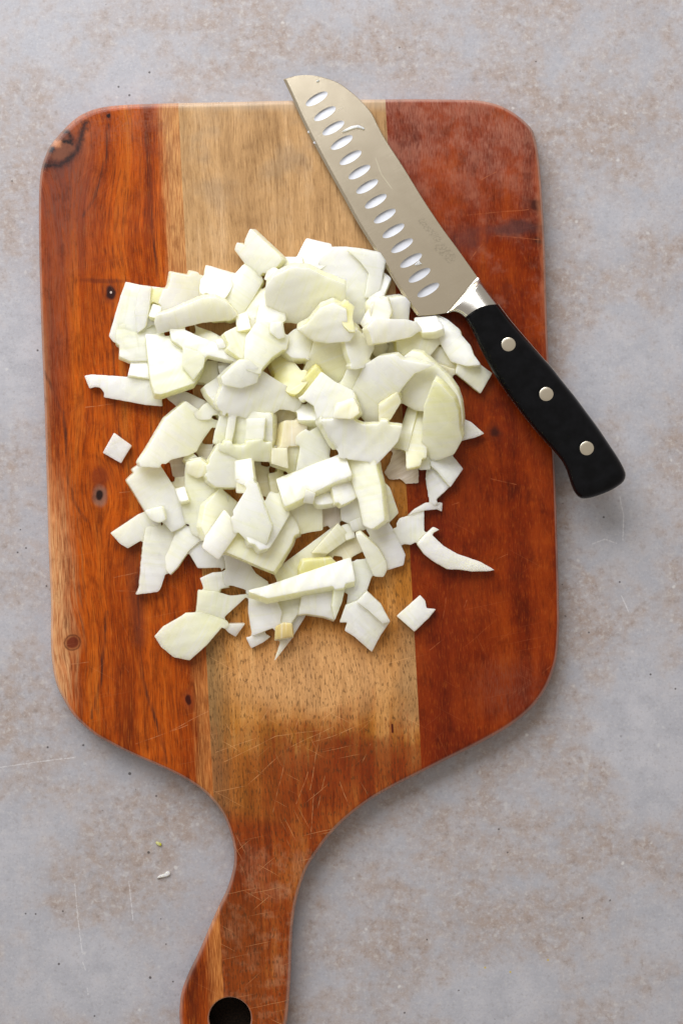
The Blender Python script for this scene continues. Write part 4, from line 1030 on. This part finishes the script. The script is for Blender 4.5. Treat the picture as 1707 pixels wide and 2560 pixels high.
 ('E', "1330,620 1500,560 1548,650 1560,715 1480,775 1300,765", 'c', 2.5, .3, 10, .2, "cream lower facet of the bright central block", dict()),
 ('E', "705,1060 856,1058 864,1262 700,1212", 'c', 3, .2, 5, .3, "pale square chip on the tan yellow block", dict()),
 ('E', "338,1185 502,1156 535,1408 440,1428 345,1388", 'w', 3.0, .3, 85, .2, "white cube end on the notched corner block", dict(shear=(3, 4))),
 ('D', "1040,1000 1180,970 1252,1030 1285,1110 1150,1160 1045,1110", 'c', 2.5, .4, 20, .2, "shaded top end of the tall pale green slab", dict()),
 ('H', "700,520 960,228 1090,362 860,525", 'c', 2.2, .3, -36, .6, "upper half layer of the long layered cream strip", dict()),
 ('H', "925,850 1032,826 1000,1000 930,1176 905,1050", 'g', 2.2, .3, 100, .2, "green edge strip right of the upright pale rectangle", dict()),
 ('H', "1140,1000 1240,895 1380,1020 1470,1190 1400,1215 1260,1085", 'w', 2.0, .4, 50, .6, "outer ridge of the ridged lower right square", dict()),
 ('H', "345,1240 420,1200 505,1210 522,1342 338,1370", 'b', 2.0, .3, 0, .5, "brown stained root end at the bottom of the pile", dict()),
]
UP = next(i for i, q in enumerate(PIECES) if q[7].startswith('white peaked'))
POLYS = [to_photo(q[0], q[1]) for q in PIECES]
def near(a, b):
    ax, ay = [p[0] for p in a], [p[1] for p in a]; bx, by = [p[0] for p in b], [p[1] for p in b]
    return min(ax) - 14 < max(bx) and min(bx) - 14 < max(ax) and min(ay) - 14 < max(by) and min(by) - 14 < max(ay)
for k, (crop, txt, tint, th, bend, grain, stripe, label, kw) in enumerate(PIECES):
    mat = M_SKIN if tint == 's' and th < 1.5 else None
    onion_piece(crop, txt, tint, th, bend, grain, stripe, label, mat=mat, later=[q for q in POLYS[k + 1:] if near(POLYS[k], q)],
                rt=0.09 if k < 45 else (0.16 if th < 3.2 else 0.40), grow=0.0 if k < 45 or th < 3.2 else 2.0, quant=0.58 if k < UP else 0.74, **kw)
# small dice that have dropped into the hollows between the larger pieces
CORE = [(300, 730), (430, 690), (560, 640), (680, 640), (900, 640), (960, 760), (1080, 860), (1120, 960), (1100, 1130), (960, 1260), (880, 1400), (700, 1420), (560, 1330), (440, 1320),
        (360, 1220), (420, 1100), (400, 980), (330, 870)]
OPEN = [(663, 708), (635, 749), (719, 822), (755, 909), (689, 1085), (501, 975), (524, 1084), (824, 1132), (684, 1176), (757, 1345), (1049, 1042), (985, 739), (730, 1330), (450, 1180), (985, 1130), (640, 1420)]
dr = random.Random(41)
made = 0
used_k = set()
STOPW = set('at in across with on near under below right left between beside above lying slanting sticking of from over showing rising sweeping against half touching pointing tucked hanging just'.split())
for _ in range(2500):
    if made >= 14: break
    x, y = dr.uniform(300, 1110), dr.uniform(640, 1410)
    if not inside_np(np.array([x]), np.array([y]), CORE)[0]: continue
    if any(math.hypot(x - a, y - b) < 26 for a, b in OPEN): continue
    i, j = int((x - HM0[0]) / HMS), int((y - HM0[1]) / HMS)
    loc = HM[j - 12:j + 13, i - 12:i + 13]
    if HM[j, i] > float(np.quantile(loc, 0.5)) - 0.0035: continue
    nk = sorted(range(45, len(PIECES)), key=lambda k: min((x - p_[0]) ** 2 + (y - p_[1]) ** 2 for p_ in POLYS[k]))
    nk = [k for k in nk[:3] if k not in used_k]
    if not nk: continue
    used_k.add(nk[0])
    words = PIECES[nk[0]][7].split()
    stop = next((q_ for q_, w_ in enumerate(words) if q_ > 2 and w_ in STOPW), len(words))
    dlabel = 'small onion dice wedged beside the ' + ' '.join(words if len(words) <= 10 else words[:min(stop, 9)])
    a, w, h = dr.uniform(0, 3.14), dr.uniform(15, 25), dr.uniform(12, 19)
    ca, sa = math.cos(a), math.sin(a)
    pl = [(x + u * ca - v * sa, y + u * sa + v * ca) for u, v in
          ((-w * dr.uniform(.8, 1.1), -h * dr.uniform(.8, 1.1)), (w * dr.uniform(.8, 1.1), -h * dr.uniform(.7, 1.1)), (w * dr.uniform(.8, 1.1), h * dr.uniform(.8, 1.1)), (-w * dr.uniform(.7, 1.1), h * dr.uniform(.8, 1.1)))]
    onion_piece('A', "", dr.choice('wwppcg'), dr.uniform(4.5, 6.5), .3, math.degrees(a), dr.uniform(.1, .5), dlabel, rt=0.22, quant=0.45, poly=pl)
    made += 1
print("PILE height mm", HM.max() * 1000, "dice", made)

# ------------------------------------------------------------------ knife
def steel(name, base, rough, etched=False):
    t = NT(name)
    o = photo_coords(t)
    n1 = t.noise(o, 1 / 60, 4, 0.6)
    u = t.sep(o)
    along = t.add(t.mul(u[0], 0.88), t.mul(u[1], -0.48))
    br = t.noise(t.comb(t.mul(t.add(t.mul(u[0], 0.48), t.mul(u[1], 0.88)), 1 / 2.2), t.mul(along, 1 / 70)), 1.0, 2, 0.6)
    col = t.mix(t.mr(n1, 0.35, 0.7), base, tuple(c * 0.95 for c in base))
    rg = t.add(t.mr(n1, 0.3, 0.7, rough, rough + 0.03), t.mul(br, 0.04))
    if etched:      # worn maker's mark: only a faint broken grey smudge is left of it
        e = t.lines(o, [[(1052, 558), (1092, 603)], [(1092, 625), (1122, 655)], [(1106, 622), (1130, 650)]], 5.0, 7.0)
        g = t.mr(t.noise(o, 1 / 5, 2, 0.6), 0.47, 0.56)
        e = t.mul(e, g)
        col = t.mix(t.mul(e, 0.30), col, tuple(c * 0.42 for c in base))
        s1 = t.lines(o, [[(938, 400), (952, 440), (978, 476)], [(978, 350), (982, 380)]], 0.4, 1.4)
        col = t.mix(t.mul(s1, 0.5), col, (0.85, 0.8, 0.62))
    t.set(Base_Color=col, Metallic=1.0, Roughness=rg)
    t.bump(br, 0.05, 0.0002)
    return t.m
M_STEEL = steel("brushed_steel", (0.62, 0.54, 0.42), 0.22, True)
M_STEEL2 = steel("polished_steel", (0.82, 0.80, 0.77), 0.16)
M_BOLSTER = steel("bolster_steel", (0.60, 0.57, 0.53), 0.20)
M_DIMPLE = steel("ground_steel", (0.40, 0.40, 0.425), 0.50)
M_RIVET = steel("rivet_metal", (0.66, 0.59, 0.48), 0.26)
def black_plastic():
    t = NT("black_handle_plastic")
    o = photo_coords(t)
    n1 = t.noise(o, 1 / 30, 4, 0.6)
    t.set(Base_Color=t.mix(t.mr(n1, 0.3, 0.7), (0.003, 0.003, 0.0035), (0.005, 0.005, 0.006)), Roughness=t.mr(n1, 0.3, 0.7, 0.18, 0.25), Specular_IOR_Level=0.10)
    t.bump(t.noise(o, 1 / 9, 2), 0.03, 0.0003)
    return t.m
M_BLACK = black_plastic()

TIP = Vector((708, 198)); HEEL = Vector((1070, 845))
AX = (HEEL - TIP).normalized(); LEN = (HEEL - TIP).length
def kt(x, y): return (Vector((x, y)) - TIP).dot(AX) / LEN
def zblade(x, y): return ZT + 0.0026 + 0.0066 * kt(x, y)          # top face of the blade

knife = empty("kitchen_knife", P(1100, 740, ZT))
tag(knife, "steel kitchen knife with hollowed blade and riveted black handle, laid across the board's right side", "knife")
KO = knife.location

EDGE = [(708, 198), (731, 247), (757, 305), (790, 369), (823, 430), (859, 494), (894, 558), (941, 633), (962, 666), (1012, 747), (1044, 791)]
SPINE = [(1193, 693), (1145, 625), (1104, 569), (1058, 500), (1012, 425), (963, 349), (945, 316), (927, 281), (899, 249), (874, 227), (843, 206), (802, 192), (767, 187.5), (735, 190)]
HEELL = [(1089, 787), (1117, 782)]
edge_r = catmull(EDGE, False, 6)
heel_r = [(1060, 789.5), (1075, 788), (1089, 786.5), (1103, 784.5), (1117, 782)]
end_r = [(1117 + (1193 - 1117) * k / 10, 782 + (693 - 782) * k / 10) for k in range(1, 10)]
spine_r = catmull(SPINE, False, 6)
bo = edge_r + heel_r + end_r + spine_r
nb = len(bo)
bn = normals2(bo)
wed = [7.0 if i < len(edge_r) - 1 else 1.2 for i in range(nb)]
wed[0] = 2.0
bi = [(p[0] - q[0] * w, p[1] - q[1] * w) for p, q, w in zip(bo, bn, wed)]
DIMP = [(791.5, 247), (812, 284), (833, 320), (854, 356), (876, 394), (898, 430), (917.5, 466), (939, 503), (961.5, 540), (983, 577), (1004.6, 614), (1027, 651), (1048, 688), (1070, 725)]
da = math.atan2(-125, 210); dca, dsa = math.cos(da), math.sin(da)
def ell(c, f, m=32, la=31.0, lb=11.0):
    return [(c[0] + f * (la * math.cos(a) * dca - lb * math.sin(a) * dsa), c[1] + f * (la * math.cos(a) * dsa + lb * math.sin(a) * dca))
            for a in (2 * math.pi * k / m for k in range(m))]
holes = [ell(c_, 1.0) for c_ in DIMP]
fv, ff = fill(bi, holes)
V = [P(x, y, zblade(x, y)) for x, y in fv]; F = [tuple(f) for f in ff]
b0 = len(V)
arr = np.array(fv)
idx = [int(np.argmin((arr[:, 0] - p[0]) ** 2 + (arr[:, 1] - p[1]) ** 2)) for p in bi]
V += [P(x, y, zblade(x, y) - (0.0009 if i < len(edge_r) else 0.0002)) for i, (x, y) in enumerate(bo)]
V += [P(x, y, zblade(x, y) - (0.0011 if i < len(edge_r) else 0.0018)) for i, (x, y) in enumerate(bo)]
V += [P(x, y, zblade(x, y) - 0.0020) for x, y in bi]
for i in range(nb):
    j = (i + 1) % nb
    if idx[i] != idx[j]: F.append((idx[i], idx[j], b0 + j, b0 + i))
    F.append((b0 + i, b0 + j, b0 + nb + j, b0 + nb + i))
    F.append((b0 + nb + i, b0 + nb + j, b0 + 2 * nb + j, b0 + 2 * nb + i))
uv_, uf_ = fill(bi)
ub = len(V)
V += [P(x, y, zblade(x, y) - 0.0020) for x, y in uv_]
F += [tuple(ub + i for i in reversed(f)) for f in uf_]
# steel() works in board coordinates, so knife parts keep world coordinates and undo the empty's place
def knife_part(name, V, F, mat, parent, sharp=25, label=None):
    o = mesh_obj(name, V, F, mat, None, (0, 0, 0), True, sharp)
    o.parent = parent
    o.matrix_parent_inverse = parent_inv(parent)
    if label: o["label"] = label
    return o
def parent_inv(p):
    from mathutils import Matrix
    return Matrix.Translation(-KO)
blade = knife_part("blade", V, F, M_STEEL, knife, 4)
from mathutils import Matrix
for c_ in DIMP:
    V, F = [], []
    rings = [1.0, 0.93, 0.8, 0.64, 0.46, 0.26, 0.0]
    dep = 0.00048
    for f in rings[:-1]:
        off = -(1 - f) * 6.0
        cc_ = (c_[0] + AX.x * off, c_[1] + AX.y * off)
        V += [P(x, y, zblade(x, y) - dep * (1 - f ** 1.5)) for x, y in ell(cc_, f)]
    cc_ = (c_[0] - AX.x * 6.0, c_[1] - AX.y * 6.0)
    V.append(P(cc_[0], cc_[1], zblade(*cc_) - dep))
    for k in range(len(rings) - 2):
        for i in range(32):
            j = (i + 1) % 32
            F.append((k * 32 + i, k * 32 + j, (k + 1) * 32 + j, (k + 1) * 32 + i))
    k = len(rings) - 2
    for i in range(32): F.append((k * 32 + i, k * 32 + (i + 1) % 32, len(V) - 1))
    o = mesh_obj("dimple", V, F, M_DIMPLE, None, (0, 0, 0), True, None)
    for pl in o.data.polygons:
        if pl.normal.z < 0: pl.flip()
    o.parent = blade

# handle
HF = [(1161, 794), (1179, 780), (1196, 770), (1220, 762.5), (1245, 760.5)]
HR = [(1245, 760.5), (1273, 798), (1311, 843), (1351, 889), (1377, 918), (1408, 957), (1437, 993), (1466, 1032), (1494, 1070), (1523, 1113), (1546, 1148),
      (1559, 1173), (1563, 1188), (1558, 1203), (1543, 1216), (1520, 1229), (1494, 1239), (1469, 1246), (1451, 1245), (1440, 1236), (1431, 1221), (1423, 1199),
      (1414, 1172), (1402, 1150), (1382, 1126), (1357, 1098), (1328, 1064), (1299, 1027), (1265, 981), (1236, 937), (1207, 884), (1187, 840), (1173, 812), (1161, 794)]
hr = catmull(HR, False, 7)[:-1]
hf = catmull(HF, False, 7)[:-1]
ho = hf + hr
nh = len(ho)
hn = normals2(ho)
front = set(range(1, len(hf)))
def zmid(x, y): return zblade(x, y) - 0.0008
HT = 0.0092
def scale_mesh(sgn):
    V, F = [], []
    prof = [(0.0, 0.06), (0.03, 0.30), (0.10, 0.50), (0.22, 0.69), (0.40, 0.85), (0.62, 0.945), (0.85, 0.985), (1.0, 1.0)]
    W = 30.0
    for d, zz in prof:
        for i, (x, y) in enumerate(ho):
            w = 2.0 if i in front or i == 0 else W
            near = min(1.0, max(0.0, (math.hypot(x - 1203, y - 777) - 40) / 60))
            w = w if w < 5 else 8 + (W - 8) * max(near, .35)
            xx, yy = x - hn[i][0] * w * d, y - hn[i][1] * w * d
            z2 = zz if not (i in front) else max(zz, 0.93)
            V.append(P(xx, yy, zmid(x, y) + sgn * (0.0008 + (HT - 0.0008) * z2)))
    m = len(prof)
    for k in range(m - 1):
        for i in range(nh):
            j = (i + 1) % nh
            F.append((k * nh + i, k * nh + j, (k + 1) * nh + j, (k + 1) * nh + i))
    last = [(ho[i][0], ho[i][1]) for i in range(nh)]
    F.append(tuple(range((m - 1) * nh, m * nh)))
    # close the front towards the bolster
    fl = [i for i in range(len(hf) + 1)]
    V0 = len(V)
    V.extend(P(ho[i][0], ho[i][1], zmid(*ho[i])) for i in fl)
    for k in range(len(fl) - 1):
        F.append((fl[k], fl[k + 1], V0 + k + 1, V0 + k))
    bm = bmesh.new(); me = bpy.data.meshes.new("t"); me.from_pydata([tuple(v) for v in V], [], F); bm.from_mesh(me)
    bmesh.ops.triangulate(bm, faces=[f for f in bm.faces if len(f.verts) > 4])
    V = [v.co.copy() for v in bm.verts]; F = [tuple(v.index for v in f.verts) for f in bm.faces]
    bm.free(); bpy.data.meshes.remove(me)
    return V, F
V, F = scale_mesh(1)
handle = knife_part("handle", V, F, M_BLACK, knife, 40, "black riveted handle")
V, F = scale_mesh(-1)
knife_part("handle_back", V, F, M_BLACK, knife, 40)
# full tang, a hair wider than the scales
to_ = [(p[0] + q[0] * 0.5, p[1] + q[1] * 0.5) for p, q in zip(ho, hn)]
tv, tf = fill(to_)
V = [P(x, y, zmid(x, y) + 0.0009) for x, y in tv]; F = [tuple(f) for f in tf]
b0 = len(V)
V += [P(x, y, zmid(x, y) - 0.0009) for x, y in tv]; F += [tuple(b0 + i for i in reversed(f)) for f in tf]
for i in range(nh):
    j = (i + 1) % nh
    F.append((i, j, b0 + j, b0 + i))
knife_part("tang", V, F, M_STEEL2, knife, 30)
# rivets
for (rx_, ry_) in ((1270.5, 861), (1365, 985.5), (1466, 1121)):
    V, F = [], []
    m = 28
    zt = zmid(rx_, ry_) + HT
    for (rr, dz) in ((17.6, -0.0012), (17.6, 0.00005), (16.6, 0.00016), (11, 0.00024), (5, 0.00027)):
        V += [P(rx_ + rr * math.cos(2 * math.pi * k / m), ry_ + rr * math.sin(2 * math.pi * k / m), zt + dz) for k in range(m)]
    for k in range(4):
        for i in range(m):
            j = (i + 1) % m
            F.append((k * m + i, k * m + j, (k + 1) * m + j, (k + 1) * m + i))
    V.append(P(rx_, ry_, zt + 0.00028))
    for i in range(m): F.append((4 * m + i, 4 * m + (i + 1) % m, 5 * m))
    o = mesh_obj("rivet", V, F, M_RIVET, None, (0, 0, 0), True, 50)
    o.parent = handle
# bolster: rises from the blade to the thickness of the handle
A0, A1 = (1117, 782), (1193, 693)
HFc = catmull(HF, False, 3)
def end_curve(s):
    f = s * (len(HFc) - 1); i = min(int(f), len(HFc) - 2); t_ = f - i
    return (HFc[i][0] * (1 - t_) + HFc[i + 1][0] * t_, HFc[i][1] * (1 - t_) + HFc[i + 1][1] * t_)
V, F = [], []
NS, NV = 44, 26
for sgn in (1, -1):
    base = len(V)
    for a in range(NS + 1):
        s = a / NS
        for b_ in range(NV + 1):
            v = b_ / NV
            st = (A0[0] + (A1[0] - A0[0]) * v, A0[1] + (A1[1] - A0[1]) * v)
            en = end_curve(v)
            # lower edge follows the choil curve
            x = st[0] + (en[0] - st[0]) * s; y = st[1] + (en[1] - st[1]) * s
            pull = (1 - v) ** 2 * math.sin(math.pi * s) * 7
            x += pull * 0.2; y -= pull
            w_ = min(1.0, s / 0.22); rise = 0.72 * w_ * w_ * (3 - 2 * w_) + 0.28 * s
            crown = (1 - abs(2 * v - 1) ** 2.6) ** 0.5
            z = zmid(x, y) + sgn * (0.0008 + (HT - 0.0010) * rise * (0.10 + 0.90 * crown))
            V.append(P(x, y, z))
    for a in range(NS):
        for b_ in range(NV):
            q = base + a * (NV + 1) + b_
            F.append((q, q + 1, q + NV + 2, q + NV + 1))
knife_part("bolster", V, F, M_BOLSTER, knife, None, "polished steel bolster between blade and handle")

# ------------------------------------------------------------------ scraps
def scrap(name, pts, zf, th, tint, label, cat, mat=None, stripe=.2, group=None):
    ol = smooth2(resample(pts, 2.0), 2, .5)
    if area2(ol) < 0: ol = ol[::-1]
    nr = normals2(ol); n = len(ol)
    cx = sum(p[0] for p in ol) / n; cy = sum(p[1] for p in ol) / n
    z0 = zf(cx, cy)
    inn = [(p[0] - q[0] * .9, p[1] - q[1] * .9) for p, q in zip(ol, nr)]
    V = [P(x, y, zf(x, y) + 0.0001) for x, y in ol] + [P(x, y, zf(x, y) + 0.0001 + th * .65) for x, y in ol] + [P(x, y, zf(x, y) + th) for x, y in inn]
    fv, ff = fill(inn)
    F = []
    for k in range(2):
        for i in range(n):
            j = (i + 1) % n
            F.append((k * n + i, k * n + j, (k + 1) * n + j, (k + 1) * n + i))
    if len(fv) == n:
        F += [tuple(2 * n + i for i in f) for f in ff]
    else:
        F.append(tuple(range(2 * n, 3 * n)))
    o = mesh_obj(name, V, F, mat or M_ONION, None, P(cx, cy, z0), True, 50)
    o.color = (*TINT.get(tint, tint), stripe)
    tag(o, label, cat, group)
    return o
TINT['k'] = (.62, .60, .04)
floor0 = lambda x, y: 0.0
scrap("onion_sliver", [(853, 330), (862, 323), (878, 315), (896, 312), (904, 316), (912, 320), (910, 325), (902, 321), (893, 319), (878, 323), (860, 330)], zblade, 0.0012, 'p',
      "thin curved onion sliver stuck on the knife blade", "onion scrap")
scrap("onion_crumb", [(1034, 662), (1043, 656), (1047, 648), (1049, 655), (1056, 660), (1047, 662), (1040, 664)], lambda x, y: zblade(x, y), 0.0009, 'w',
      "tiny onion crumb on the blade near a lower dimple", "onion scrap")
scrap("onion_crumb", [(790, 202), (797, 198), (799, 203), (792, 206)], zblade, 0.0006, 'c', "tiny onion crumb near the blade's rounded tip", "onion scrap")
scrap("onion_crumb", [(782, 355), (788, 353), (790, 360), (784, 360)], lambda x, y: zblade(x, y) - .0006, 0.0007, 'w', "onion speck on the cutting edge beside the fourth dimple", "onion scrap")
scrap("onion_crumb", [(768, 328), (773, 326), (774, 333), (769, 334)], lambda x, y: zblade(x, y) - .0006, 0.0007, 'w', "onion speck on the cutting edge beside the third dimple", "onion scrap")
scrap("onion_crumb", [(694, 638), (703, 631), (707, 637), (700, 642)], lambda x, y: ZT, 0.002, 'w', "tiny onion crumb on the board between the two top peaks", "onion scrap")
scrap("yellow_crumb", [(389, 2105), (394, 2103), (405, 2109), (404, 2115), (398, 2115), (391, 2110)], floor0, 0.0016, 'k', "small bright yellow crumb on the counter left of the handle", "crumb")
scrap("onion_shred", [(391, 2196), (398, 2188), (412, 2184), (416, 2178), (425, 2178), (426, 2187), (418, 2191), (402, 2194)], floor0, 0.0018, 'w', "small white onion shred on the counter left of the handle", "onion scrap")
